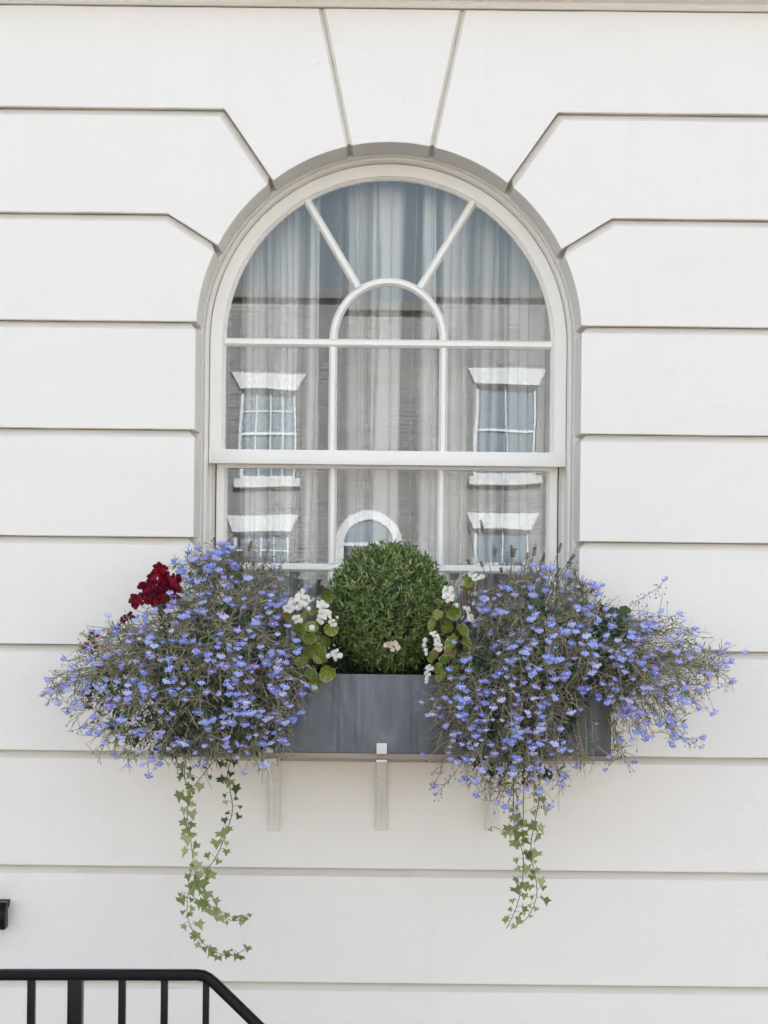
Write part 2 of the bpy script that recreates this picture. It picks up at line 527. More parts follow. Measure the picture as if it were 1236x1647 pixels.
# ------------------------------------------------------------------ the white house front
house = thing('town_house', 'white stuccoed house front with deep joints fanning round an arched sash window', 'house', (0, 0, 0))
ZC = CAMZ + 341.5 * K
R0 = 310.5 * K
XF = 5.5                       # half width of the wall that is built
JH = 0.0014                    # half of the gap left at the bottom of a V joint
VD = 0.0225                    # depth of the V
KD = 0.0105                    # depth of each slope beside the keystone


def uz(u):
    return CAMZ - u * K


def jitter(poly, step=0.05, amp=0.0007):
    """Cut long edges up and let them waver a little, as trowelled arrises do."""
    out = []
    n = len(poly)
    for i in range(n):
        a, b = Vector(poly[i]), Vector(poly[(i + 1) % n])
        d = (b - a).length
        k = max(1, int(d / step)) if min(abs(a.x), abs(b.x)) < 1.6 else 1
        if k == 1 and d > 1.5 and min(abs(a.x), abs(b.x)) < 1.6:
            k = int(d / step)
        for j in range(k):
            p = a.lerp(b, j / k)
            if j:
                t = (b - a).normalized()
                nn = Vector((-t.y, t.x))
                p = p + nn * (amp * 2 * noise.noise(Vector((p.x * 5, p.y * 5, 3.1))) + amp * noise.noise(Vector((p.x * 31, p.y * 31, 9.7))))
            out.append(p)
    return out


def block(poly, name='stucco_block', y0=0.0, y1=0.15, chamfer=True):
    poly = jitter(poly)
    bm = bmesh.new()
    dy = R.uniform(-0.0006, 0.0006)
    fv = [bm.verts.new((p[0], y0 + dy, p[1])) for p in poly]
    bv = [bm.verts.new((p[0], y1, p[1])) for p in poly]
    ff = bm.faces.new(fv)
    n = len(poly)
    for i in range(n):
        j = (i + 1) % n
        bm.faces.new((fv[i], bv[i], bv[j], fv[j]))
    bmesh.ops.recalc_face_normals(bm, faces=bm.faces)
    area = sum(poly[i][0] * poly[(i + 1) % n][1] - poly[(i + 1) % n][0] * poly[i][1] for i in range(n))
    sg = 1 if area > 0 else -1
    kinds = []
    for i in range(n):
        a, b = poly[i], poly[(i + 1) % n]
        l_ = math.hypot(b[0] - a[0], b[1] - a[1])
        nz = -sg * (b[0] - a[0]) / l_
        k_ = 0
        on_arch = all(abs(math.hypot(q[0], q[1] - ZC) - R0) < 0.003 and q[1] > ZC - 0.01 for q in (a, b))
        if on_arch:
            pass
        elif max(abs(a[0]), abs(b[0])) < 0.26 and min(a[1], b[1]) > ZC + 0.5 and abs(b[0] - a[0]) < 0.35 * l_:
            k_ = 2
        elif nz > 0.4 and min(a[1], b[1]) < ZTOP - 0.01 and chamfer:
            k_ = 1
        kinds.append(k_)
    for want, off in ((1, VD), (2, KD)):
        ed = []
        for i in range(n):
            if kinds[i] != want:
                continue
            va, vb = fv[i], fv[(i + 1) % n]
            e = bm.edges.get((va, vb))
            if e:
                ed.append(e)
            for idx, oth in ((i, kinds[i - 1]), ((i + 1) % n, kinds[(i + 1) % n])):
                q = poly[idx]
                if oth == 0 and ((abs(math.hypot(q[0], q[1] - ZC) - R0) < 0.003 and q[1] > ZC - 0.01) or (abs(abs(q[0]) - R0) < 0.003 and q[1] <= ZC)):
                    de = bm.edges.get((fv[idx], bv[idx]))
                    if de:
                        ed.append(de)
        if ed:
            r_ = bmesh.ops.bevel(bm, geom=list(set(ed)), offset=off, segments=1, profile=0.5, affect='EDGES', clamp_overlap=False)
            for f in r_['faces']:
                f.material_index = 1
    bm.normal_update()
    front = max((f for f in bm.faces if f.normal.y < -0.9), key=lambda f: f.calc_area())
    rest = [e for e in front.edges if not any(f.material_index == 1 for f in e.link_faces)]
    bmesh.ops.bevel(bm, geom=rest, offset=0.0026, segments=2, profile=0.5, affect='EDGES', clamp_overlap=True)
    me = bpy.data.meshes.new(name)
    bm.to_mesh(me)
    bm.free()
    me.materials.append(M['stucco'])
    me.materials.append(M['joint'])
    return link(name, me, house)


def line_hit(p, d, q, e):
    # p + t d = q + s e
    den = d.x * e.y - d.y * e.x
    t = ((q.x - p.x) * e.y - (q.y - p.y) * e.x) / den
    return p + d * t


def circle_hit(p, d):
    """Point where the ray from p along d meets the arch circle first."""
    q = p - Vector((0, ZC))
    b = q.dot(d)
    c = q.dot(q) - R0 * R0
    t = -b - math.sqrt(max(b * b - c, 0))
    return p + d * t


def joint(u, corner=None, end=None):
    """Upper and lower edge of a right-hand joint, from far right to the opening."""
    zt, zb = uz(u), uz(u) - 2 * JH
    if corner is None:
        out = []
        for z in (zt, zb):
            x = math.sqrt(R0 * R0 - (z - ZC) ** 2) if z > ZC else R0
            out.append([Vector((XF, z)), Vector((x, z))])
        return out
    zc = zt - 0.0115
    Cn = Vector((corner * K, zc))
    A = Vector((end[0] * K, uz(end[1])))
    d = (A - Cn).normalized()
    n = Vector((d.y, -d.x))
    if n.y < 0:
        n = -n
    h = 0.0118
    up = line_hit(Cn + n * h, d, Vector((0, zt)), Vector((1, 0)))
    g_ = h - 2 * JH
    lo = line_hit(Cn + n * g_, d, Vector((0, zb)), Vector((1, 0)))
    return [[Vector((XF, zt)), up, circle_hit(Cn + n * h, d)], [Vector((XF, zb)), lo, circle_hit(Cn + n * g_, d)]]


def arc(p, q, n=16):
    """Points strictly between p and q along the opening (arch, then jamb)."""
    def par(v):
        return math.atan2(v.y - ZC, v.x) if v.y >= ZC - 1e-6 else (v.y - ZC)
    a, b = par(p), par(q)
    out = []
    for i in range(1, n):
        t = a + (b - a) * i / n
        out.append(Vector((R0 * math.cos(t), ZC + R0 * math.sin(t))) if t >= 0 else Vector((R0, ZC + t)))
    return [v for v in out if min((v - p).length, (v - q).length) > 0.027]


US = [-703, -533.5, -360, -186, -12.5, 162, 333, 518, 702]
J = [joint(US[0], 272, (189, -578)), joint(US[1], 360, (275.5, -475))] + [joint(u) for u in US[2:6]]
ZTOP = uz(-866)
# key joints
kt, kb = Vector((113.5 * K, ZTOP)), Vector((67 * K, uz(-645)))
kd = (kb - kt).normalized()
kn = Vector((-kd.y, kd.x))
if kn.x < 0:
    kn = -kn


def key_edge(s):
    a = kt + kn * s
    top = line_hit(a, kd, Vector((0, ZTOP)), Vector((1, 0)))
    return top, circle_hit(a, kd)


kin_t, kin_b = key_edge(-0.0003)
kout_t, kout_b = key_edge(0.0003)
Mx = lambda v: Vector((-v.x, v.y))
aR = [kin_b] + arc(kin_b, Vector((0, ZC + R0)), 6)
key = [Mx(kin_t), kin_t] + aR + [Vector((0, ZC + R0))] + [Mx(p) for p in reversed(aR)]
block(key)
for side in (1, -1):
    def place(poly):
        block(poly if side > 0 else [Mx(p) for p in reversed(poly)])
    up = J[0][0]
    place([kout_t, Vector((XF, ZTOP))] + up + arc(up[-1], kout_b, 14) + [kout_b])
    for i in range(5):
        lo, nx = J[i][1], J[i + 1][0]
        place(list(reversed(lo)) + nx + arc(nx[-1], lo[-1], 14))
    lo = J[5][1]
    zt = uz(US[6])
    place([Vector((R0, lo[0].y)), Vector((XF, lo[0].y)), Vector((XF, zt)), Vector((R0, zt))])
SILL_T, SILL_B = uz(250), uz(285)
block([Vector((-R0 + 0.004, SILL_B - 0.003)), Vector((R0 - 0.004, SILL_B - 0.003)), Vector((R0 - 0.004, uz(333))), Vector((-R0 + 0.004, uz(333)))])
for a, b in ((333, 518), (518, 702), (702, 890)):
    zt, zb = uz(a) - 2 * JH, max(uz(b), 0.012)
    block([Vector((-XF, zt)), Vector((XF, zt)), Vector((XF, zb)), Vector((-XF, zb))])

# backing that shows in the joints, with the arched opening cut in it
mb = MB()
RH = R0 + 0.020
for sgn in (1, -1):
    pl = [(0, 3.62), (XF, 3.62), (XF, -0.1), (0, -0.1), (0, SILL_B), (RH, SILL_B), (RH, ZC)]
    pl += [(RH * math.cos(t), ZC + RH * math.sin(t)) for t in [PI / 2 * i / 20 for i in range(1, 20)]] + [(0, ZC + RH)]
    n = len(pl)
    vv = [(sgn * x, 0.040, z) for x, z in pl] + [(sgn * x, 0.32, z) for x, z in pl]
    mb.add(vv, [tuple(range(n)), tuple(range(n, 2 * n))] + [(i, (i + 1) % n, n + (i + 1) % n, n + i) for i in range(n) if i not in (3, n - 1)])
mb.build('joint_backing', M['joint'], house)

# moulded string course over the window
mb = MB()
zt = ZTOP
prof = [(0.03, zt + 0.003), (-0.010, zt + 0.003), (-0.016, zt + 0.010), (-0.016, zt + 0.022), (-0.07, zt + 0.026), (-0.085, zt + 0.045), (-0.09, zt + 0.10), (-0.10, zt + 0.14), (0.03, zt + 0.16)]
n = len(prof)
vv = [(x, y, z) for x in (-XF, XF) for y, z in prof]
mb.add(vv, [tuple(range(n)), tuple(range(2 * n - 1, n - 1, -1))] + [(i, (i + 1) % n, n + (i + 1) % n, n + i) for i in range(n)])
mb.build('string_course', M['stucco'], house, smooth=20)

# rest of the house: upper storeys, sides and back
mb = MB()
mb.box(-14, 14, 0.0, 9, 3.63, 16)
mb.build('upper_wall', M['render'], house)
for sx in (-1, 1):
    mb = MB()
    mb.box(min(sx * XF, sx * 14), max(sx * XF, sx * 14), 0.01, 9, -0.1, 3.62)
    mb.build('side_wall', M['render'], house)
# the room behind the window
mb = MB()
x0, x1, y0, y1, z0, z1 = -1.9, 1.9, 0.325, 4.2, 0.5, 3.3
vv = [(x, y, z) for x in (x0, x1) for y in (y0, y1) for z in (z0, z1)]
mb.add(vv, [(0, 1, 3, 2), (4, 6, 7, 5), (2, 3, 7, 6), (0, 2, 6, 4), (1, 5, 7, 3)])
mb.build('room_shell', M['room'], house, fix=False)

# ------------------------------------------------------------------ the arched window
window = thing('arched_window', 'white round headed sash window with fanlight bars in the stucco wall', 'window', (0, 0.15, SILL_T))


def arch_stations(zbot, n=40):
    st = [(0, zbot, 1, 0), (0, ZC, 1, 0)]
    st += [(0, ZC, math.cos(PI * i / n), math.sin(PI * i / n)) for i in range(1, n)]
    return st + [(0, ZC, -1, 0), (0, zbot, -1, 0)]


mb = MB()
prof = [(0.66, 0.29), (0.66, 0.151), (0.6085, 0.151), (0.6065, 0.1535), (0.604, 0.1535), (0.596, 0.1535), (0.594, 0.158), (0.5925, 0.158), (0.591, 0.150), (0.588, 0.1465), (0.584, 0.1465), (0.581, 0.150),
        (0.579, 0.158), (0.578, 0.23), (0.572, 0.232), (0.5605, 0.214), (0.5605, 0.29)]
mb.sweep(arch_stations(SILL_T), prof)
fo = mb.build('window_frame', M['frame'], window, smooth=28)

ZM0, ZM1 = 2.015, 2.0615
mb = MB()
prof = [(0.60, 0.212), (0.5765, 0.212), (0.5765, 0.177), (0.574, 0.1745), (0.5375, 0.1745), (0.5365, 0.1755), (0.536, 0.183), (0.534, 0.183), (0.533, 0.1805), (0.5255, 0.1885), (0.5245, 0.2), (0.531, 0.212)]
mb.sweep(arch_stations(ZM1 - 0.002), prof)
mb.build('upper_sash_frame', M['frame'], window, smooth=28)
mb = MB()
mb.box(-0.5768, 0.5768, 0.1715, 0.2235, ZM0, ZM1)
mb.build('meeting_rail', M['frame'], window, bevel=0.0025, smooth=30)

BARP = [(-0.0055, 0.176), (0.0055, 0.176), (0.0062, 0.1765), (0.0064, 0.1855), (0.0082, 0.1855), (0.0092, 0.183), (0.0135, 0.1885), (0.0135, 0.197), (0.006, 0.212), (-0.006, 0.212), (-0.0135, 0.197), (-0.0135, 0.1885), (-0.0092, 0.183), (-0.0082, 0.1855), (-0.0064, 0.1855), (-0.0062, 0.1765)]


def bar(a, b, prof=BARP, name='glazing_bar'):
    a, b = Vector(a), Vector(b)
    d = (b - a).normalized()
    m_ = MB()
    m_.sweep([(a.x, a.y, -d.y, d.x), (b.x, b.y, -d.y, d.x)], prof)
    return m_.build(name, M['frame'], window, smooth=28)


BX, BRZ = 0.1787, 0.191
ZB = ZC - 0.004
bar((-0.529, ZB), (0.529, ZB), [(w * 1.02, y - 0.0012) for w, y in BARP])
for s in (-1, 1):
    bar((s * BX, ZM1 - 0.001), (s * BX, ZB - 0.0135))
mb = MB()
mb.sweep([(BX * math.cos(PI * i / 28), ZB + 0.010 + BRZ * math.sin(PI * i / 28), *Vector((math.cos(PI * i / 28) / BX, math.sin(PI * i / 28) / BRZ)).normalized()) for i in range(29)], [(w, y + 0.0006) for w, y in BARP])
mb.build('arched_glazing_bar', M['frame'], window, smooth=28)
for s in (-1, 1):
    a = math.radians(59.5)
    ca, sa = math.cos(a) * s, math.sin(a)
    bar((ca * 0.196, ZC + sa * 0.205), (ca * 0.531, ZC + sa * 0.531))

# lower sash, one step further in
LP = [(w, y + 0.0475) for w, y in BARP]
LZ0 = SILL_T + 0.012
for s in (-1, 1):
    mb = MB()
    mb.sweep([(0, LZ0, s, 0), (0, ZM0 + 0.02, s, 0)], [(0.5565, 0.265), (0.5565, 0.2265), (0.5545, 0.2245), (0.5315, 0.2245), (0.528, 0.228), (0.5215, 0.2365), (0.5205, 0.252), (0.528, 0.265)])
    mb.build('stile', M['frame'], window, smooth=28)
mb = MB(); mb.box(-0.5562, 0.5562, 0.2262, 0.266, ZM0 - 0.012, ZM0 + 0.03)
mb.build('sash_top_rail', M['frame'], window, bevel=0.002, smooth=30)
mb = MB(); mb.box(-0.5562, 0.5562, 0.2262, 0.266, LZ0, LZ0 + 0.085)
mb.build('sash_bottom_rail', M['frame'], window, bevel=0.002, smooth=30)
LBZ = uz(34 * 1.05)
bar((-0.526, LBZ), (0.526, LBZ), [(w, y - 0.0012) for w, y in LP])
for s in (-1, 1):
    bar((s * 0.177, LBZ + 0.0135), (s * 0.177, ZM0 - 0.011), LP)
    bar((s * 0.177, LZ0 + 0.08), (s * 0.177, LBZ - 0.0135), LP)
mb = MB()
mb.box(-R0 + 0.002, R0 - 0.002, -0.045, 0.31, SILL_B, SILL_T - 0.001)
mb.build('sill', M['stucco'], window, bevel=0.004, smooth=30)


def pane(poly, y, tx=0.0, tz=0.0, wave=0.00004, grid=None):
    """Sheet of old glass 3 mm thick. tx, tz lean it a little; wave makes it uneven."""
    xs = [p[0] for p in poly]; zs = [p[1] for p in poly]
    cx, cz = (min(xs) + max(xs)) / 2, (min(zs) + max(zs)) / 2
    ph = R.uniform(0, 50)

    def yy(x, z):
        return y + tx * (x - cx) + tz * (z - cz) + wave * (noise.noise(Vector((x * 7 + ph, z * 5, ph))) * 2 + 0.6 * noise.noise(Vector((x * 17, z * 12 + ph, ph))))
    m_ = MB()
    if grid:
        nx, nz = grid
        X0, X1, Z0, Z1 = min(xs), max(xs), min(zs), max(zs)
        for off in (0.0, 0.003):
            vv = [(X0 + (X1 - X0) * i / nx, 0, Z0 + (Z1 - Z0) * j / nz) for j in range(nz + 1) for i in range(nx + 1)]
            vv = [(a, yy(a, c) + off, c) for a, _, c in vv]
            ff = []
            for j in range(nz):
                for i in range(nx):
                    q = (j * (nx + 1) + i, j * (nx + 1) + i + 1, (j + 1) * (nx + 1) + i + 1, (j + 1) * (nx + 1) + i)
                    ff.append(q if off == 0 else tuple(reversed(q)))
            m_.add(vv, ff)
    else:
        n_ = len(poly)
        for off in (0.0, 0.003):
            q = tuple(range(n_))
            m_.add([(a, y + tx * (a - cx) + tz * (c - cz) + off, c) for a, c in poly], [q if off == 0 else tuple(reversed(q))])
    n_flat = len(m_.f)
    n_ = len(poly)
    yA = [y + tx * (a - cx) + tz * (c - cz) for a, c in poly]
    m_.add([(a, yA[i], c) for i, (a, c) in enumerate(poly)] + [(a, yA[i] + 0.003, c) for i, (a, c) in enumerate(poly)],
           [(i, n_ + i, n_ + (i + 1) % n_, (i + 1) % n_) for i in range(n_)])
    me = m_.mesh('pane', M['glass'])
    me.polygons.foreach_set('use_smooth', [i < n_flat for i in range(len(me.polygons))])
    return link('pane', me, window)


def rect(x0, x1, z0, z1):
    return [(x0, z0), (x1, z0), (x1, z1), (x0, z1)]


YU, YL = 0.1915, 0.2390
T = 1.0 / 5154.0              # lean that moves the mirrored street by one photo pixel
GR = (10, 10)
pane(rect(-0.528, -BX - 0.002, ZM1 - 0.004, ZB), YU, 0.0006, 6 * T, 0.00005, GR)
pane(rect(-BX + 0.002, BX - 0.002, ZM1 - 0.004, ZB), YU, 0, 3 * T, 0.00004, GR)
pane(rect(BX + 0.002, 0.528, ZM1 - 0.004, ZB), YU, -0.0004, -7 * T, 0.00004, GR)
for (z0, z1, tl) in ((LBZ, ZM0 - 0.005, (5, 0, -6)), (LZ0 + 0.07, LBZ, (2, 4, -2))):
    pane(rect(-0.524, -0.179, z0, z1), YL, 0.0004, tl[0] * T, 0.00004, GR)
    pane(rect(-0.175, 0.175, z0, z1), YL, 0, tl[1] * T, 0.00004, GR)
    pane(rect(0.179, 0.524, z0, z1), YL, -0.0003, tl[2] * T, 0.00004, GR)
RG = 0.529
a6 = math.radians(59.5)
hz = ZB + 0.010


def ell(t, k=1.0):
    return (BX * k * math.cos(t), hz + BRZ * k * math.sin(t))


left = [(-RG, ZB), (-BX, ZB)] + [ell(PI - t) for t in [a6 * i / 8 for i in range(9)]] + [(-RG * math.cos(t), ZC + RG * math.sin(t)) for t in [a6 * (1 - i / 12) for i in range(13)]][:-1]
pane(left, YU + 0.0006, 0, -2 * T)
pane([(-x, z) for x, z in reversed(left)], YU + 0.0006, 0, -6 * T)
mid = [ell(a6 + (PI - 2 * a6) * i / 10) for i in range(11)] + [(RG * math.cos(t), ZC + RG * math.sin(t)) for t in [PI - a6 - (PI - 2 * a6) * i / 12 for i in range(13)]]
pane(mid, YU + 0.0012, 0, 0)
pane([ell(PI * i / 20) for i in range(21)] + [], YU + 0.0018, 0, 20 * T)

# net curtain
curt = MB()
nz_ = 10
folds = []
x = -0.80
ph = 0.0
path = []
rr = random.Random(5)
while x < 0.80:
    wd = rr.choice([0.025, 0.035, 0.045, 0.06, 0.085])
    wd *= rr.uniform(0.8, 1.2)
    folds.append((x, wd, rr.uniform(0.005, 0.013), rr.uniform(0.1, 0.6), rr.choice([0.06, 0.2, 0.4, 0.7, 0.95, 1.05])))
    x += wd
rows = []
weave = []
zs_ = [1.22 + (3.06 - 1.22) * j / nz_ for j in range(nz_ + 1)]
for z in zs_:
    row = []
    tt = (z - 1.22) / 1.84
    for fi, (fx, fw, amp, ov, dn) in enumerate(folds):
        for k in range(10):
            u = k / 10
            sway = 0.016 * math.sin(fi * 0.9) * (1 - tt) + 0.004 * math.sin(fi * 2.3 + 4 * z)
            xx = fx + fw * (u + ov * math.sin(2 * PI * u) * (0.75 + 0.25 * tt)) + sway
            yy = 0.348 + amp * (1.25 - 0.45 * tt) * math.cos(2 * PI * u) + 0.002 * math.sin(fi * 3.1 + 2 * z)
            row.append((xx, yy, z))
            weave.append(dn * (0.8 + 0.2 * math.cos(2 * PI * u)))
    rows.append(row)
n = len(rows[0])
curt.add([p for r_ in rows for p in r_], [(j * n + i, j * n + i + 1, (j + 1) * n + i + 1, (j + 1) * n + i) for j in range(nz_) for i in range(n - 1)])
co = curt.build('net_curtain', M['sheer'], smooth=179, fix=False)
wa = co.data.attributes.new('weave', 'FLOAT', 'POINT')
wa.data.foreach_set('value', weave)
co['label'] = 'sheer white net curtain hanging in folds behind the arched window'
co['category'] = 'curtain'

# ------------------------------------------------------------------ the house across the street (seen mirrored in the panes)
DW = 23.6
PM = 0.01125
opp = thing('brick_house', 'brown brick house across the street mirrored in the window panes', 'house', (0, -DW, 0))
XO = 13.0
PZ = 6.37


def cell_wall(holes):
    """Facade sheet with rectangular holes, laid out as a grid of quads."""
    xs = sorted({-XO, XO, *[h[0] for h in holes], *[h[1] for h in holes]})
    zs = sorted({-0.1, PZ - 0.16, *[h[2] for h in holes], *[h[3] for h in holes]})
    m_ = MB()
    for i in range(len(xs) - 1):
        for j in range(len(zs) - 1):
            cx, cz = (xs[i] + xs[i + 1]) / 2, (zs[j] + zs[j + 1]) / 2
            if any(h[0] < cx < h[1] and h[2] < cz < h[3] for h in holes):
                continue
            m_.add([(xs[i], -DW, zs[j]), (xs[i + 1], -DW, zs[j]), (xs[i + 1], -DW, zs[j + 1]), (xs[i], -DW, zs[j + 1])], [(0, 1, 2, 3)])
    for x0, x1, z0, z1 in holes:
        yb = -DW - 0.12
        m_.add([(x0, -DW, z0), (x1, -DW, z0), (x1, -DW, z1), (x0, -DW, z1), (x0, yb, z0), (x1, yb, z0), (x1, yb, z1), (x0, yb, z1)],
               [(0, 1, 5, 4), (1, 2, 6, 5), (2, 3, 7, 6), (3, 0, 4, 7)])
    m_.add([(-XO, -DW, -0.1), (-XO, -DW - 8, -0.1), (-XO, -DW - 8, PZ - 0.16), (-XO, -DW, PZ - 0.16)], [(0, 1, 2, 3)])
    m_.add([(XO, -DW, -0.1), (XO, -DW - 8, -0.1), (XO, -DW - 8, PZ - 0.16), (XO, -DW, PZ - 0.16)], [(0, 1, 2, 3)])
    m_.add([(-XO, -DW - 0.3, PZ - 0.4), (XO, -DW - 0.3, PZ - 0.4), (XO, -DW - 8, PZ - 0.4), (-XO, -DW - 8, PZ - 0.4)], [(0, 1, 2, 3)])
    m_.build('brick_wall', M['brick'], opp)


upw = [(-2.09, 1.04, 4), (2.15, 1.12, 2), (-6.5, 1.06, 4), (6.5, 1.06, 2), (-10.5, 1.06, 4), (10.5, 1.06, 2)]
loww = [(-2.20, 1.02, 4), (2.13, 1.02, 2), (-6.5, 1.06, 4), (6.5, 1.06, 2)]
holes = [(x - w / 2, x + w / 2, 3.02, 4.64) for x, w, _ in upw] + [(x - w / 2, x + w / 2, 0.75, 2.05) for x, w, _ in loww]
DX = -0.30
holes.append((DX - 0.44, DX + 0.44, 0.0, 1.80))
cell_wall(holes)
mb = MB(); mb.box(-XO - 0.05, XO + 0.05, -DW - 0.35, -DW + 0.09, PZ - 0.157, PZ)
mb.build('parapet_coping', M['coping'], opp, bevel=0.01)


def far_window(x, w, z0, z1, cols):
    f = MB()
    y = -DW - 0.10
    t = 0.055
    f.box(x - w / 2 + 0.002, x - w / 2 + t, y, y + 0.05, z0, z1)
    f.box(x + w / 2 - t, x + w / 2 - 0.002, y, y + 0.05, z0, z1)
    f.box(x - w / 2 + t, x + w / 2 - t, y, y + 0.048, z1 - t, z1 - 0.002)
    f.box(x - w / 2 + t, x + w / 2 - t, y, y + 0.048, z0 + 0.002, z0 + t)
    zm = (z0 + z1) / 2
    f.box(x - w / 2 + t, x + w / 2 - t, y, y + 0.046, zm - 0.022, zm + 0.022)
    for i in range(1, cols):
        xx = x - w / 2 + t + (w - 2 * t) * i / cols
        f.box(xx - 0.012, xx + 0.012, y + 0.002, y + 0.04, z0 + t, z1 - t)
    if cols > 2:
        for zz in ((z0 + zm) / 2, (z1 + zm) / 2):
            f.box(x - w / 2 + t, x + w / 2 - t, y + 0.003, y + 0.038, zz - 0.012, zz + 0.012)
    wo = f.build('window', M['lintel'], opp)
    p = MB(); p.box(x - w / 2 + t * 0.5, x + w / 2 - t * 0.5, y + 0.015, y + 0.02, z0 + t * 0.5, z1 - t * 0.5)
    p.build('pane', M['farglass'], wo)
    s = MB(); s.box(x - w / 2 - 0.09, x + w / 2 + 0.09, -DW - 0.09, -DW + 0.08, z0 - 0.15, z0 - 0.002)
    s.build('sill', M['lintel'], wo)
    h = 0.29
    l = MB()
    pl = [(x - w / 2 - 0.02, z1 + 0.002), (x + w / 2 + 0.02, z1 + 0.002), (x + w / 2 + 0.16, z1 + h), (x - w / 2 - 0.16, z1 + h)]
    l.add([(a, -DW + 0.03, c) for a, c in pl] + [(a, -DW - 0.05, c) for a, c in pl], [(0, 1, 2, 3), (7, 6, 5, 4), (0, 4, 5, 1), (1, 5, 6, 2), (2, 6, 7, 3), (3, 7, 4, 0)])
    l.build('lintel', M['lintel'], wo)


for x, w, c in upw:
    far_window(x, w, 3.02, 4.64, c)
for x, w, c in loww:
    far_window(x, w, 0.75, 2.05, c)
# arched doorway
mb = MB()
st = [(DX, 0.0, 1, 0), (DX, 1.80, 1, 0)] + [(DX, 1.80, math.cos(PI * i / 24), math.sin(PI * i / 24)) for i in range(1, 24)] + [(DX, 1.80, -1, 0), (DX, 0.0, -1, 0)]
mb.sweep(st, [(0.60, -DW + 0.035), (0.60, -DW - 0.02), (0.43, -DW - 0.02), (0.43, -DW + 0.035)])
do = mb.build('doorway', M['lintel'], opp, smooth=30)
mb = MB()
mb.add([(DX, -DW + 0.005, 1.80)] + [(DX + 0.435 * math.cos(PI * i / 20), -DW + 0.005, 1.80 + 0.435 * math.sin(PI * i / 20)) for i in range(21)], [(0, i + 1, i + 2) for i in range(20)])
mb.build('fanlight', M['farglass'], do, fix=False)
mb = MB(); mb.box(DX - 0.44, DX + 0.44, -DW - 0.06, -DW + 0.03, 1.77, 1.83)
mb.build('transom', M['lintel'], do)
mb = MB(); mb.box(DX - 0.43, DX + 0.43, -DW - 0.1, -DW - 0.06, 0.02, 1.77)
mb.build('door', M['door'], do)

# ------------------------------------------------------------------ window box, board and brackets
BY0, BY1 = -0.290, -0.062
pA, pB = W(262, 1085, BY0), W(985, 1085, BY0)
BXL, BXR = pA.x, pB.x
BZT, BZB = W(622, 1085, BY0).z, W(622, 1211.5, BY0).z
box = thing('window_box', 'long dull grey zinc trough full of flowers under the arched window', 'window box', ((BXL + BXR) / 2, -0.17, BZB))
mb = MB()
th = 0.006
vo = [(BXL, BY0), (BXR, BY0), (BXR, BY1), (BXL, BY1)]
vi = [(BXL + th, BY0 + th), (BXR - th, BY0 + th), (BXR - th, BY1 - th), (BXL + th, BY1 - th)]
vv = [(x, y, BZB) for x, y in vo] + [(x, y, BZT) for x, y in vo] + [(x, y, BZT) for x, y in vi] + [(x, y, BZB + 0.01) for x, y in vi]
ff = [(3, 2, 1, 0)] + [(i, (i + 1) % 4, 4 + (i + 1) % 4, 4 + i) for i in range(4)] + [(4 + i, 4 + (i + 1) % 4, 8 + (i + 1) % 4, 8 + i) for i in range(4)] + [(8 + i, 8 + (i + 1) % 4, 12 + (i + 1) % 4, 12 + i) for i in range(4)] + [(12, 13, 14, 15)]
mb.add(vv, ff)
mb.build('trough', M['zinc'], box, bevel=0.0018, smooth=30)
mb = MB()
gx, gy = 60, 10
for j in range(gy + 1):
    for i in range(gx + 1):
        x_, y_ = BXL + th + (BXR - BXL - 2 * th) * i / gx, BY0 + th + (BY1 - BY0 - 2 * th) * j / gy
        mb.v.append((x_, y_, BZT - 0.022 + 0.012 * noise.noise(Vector((x_ * 25, y_ * 25, 0)))))
for j in range(gy):
    for i in range(gx):
        mb.f.append((j * (gx + 1) + i, j * (gx + 1) + i + 1, (j + 1) * (gx + 1) + i + 1, (j + 1) * (gx + 1) + i)); mb.m.append(0)
mb.build('soil', M['soil'], box, fix=False)
mb = MB()
BDB = W(622, 1221, BY0).z
mb.box(BXL - 0.004, BXR + 0.006, BY0 - 0.002, -0.012, BDB, BZB - 0.001)
bo = mb.build('shelf_board', M['board'], bevel=0.002)
bo['label'] = 'thin weathered brown board lying on the brackets under the grey trough'
bo['category'] = 'board'


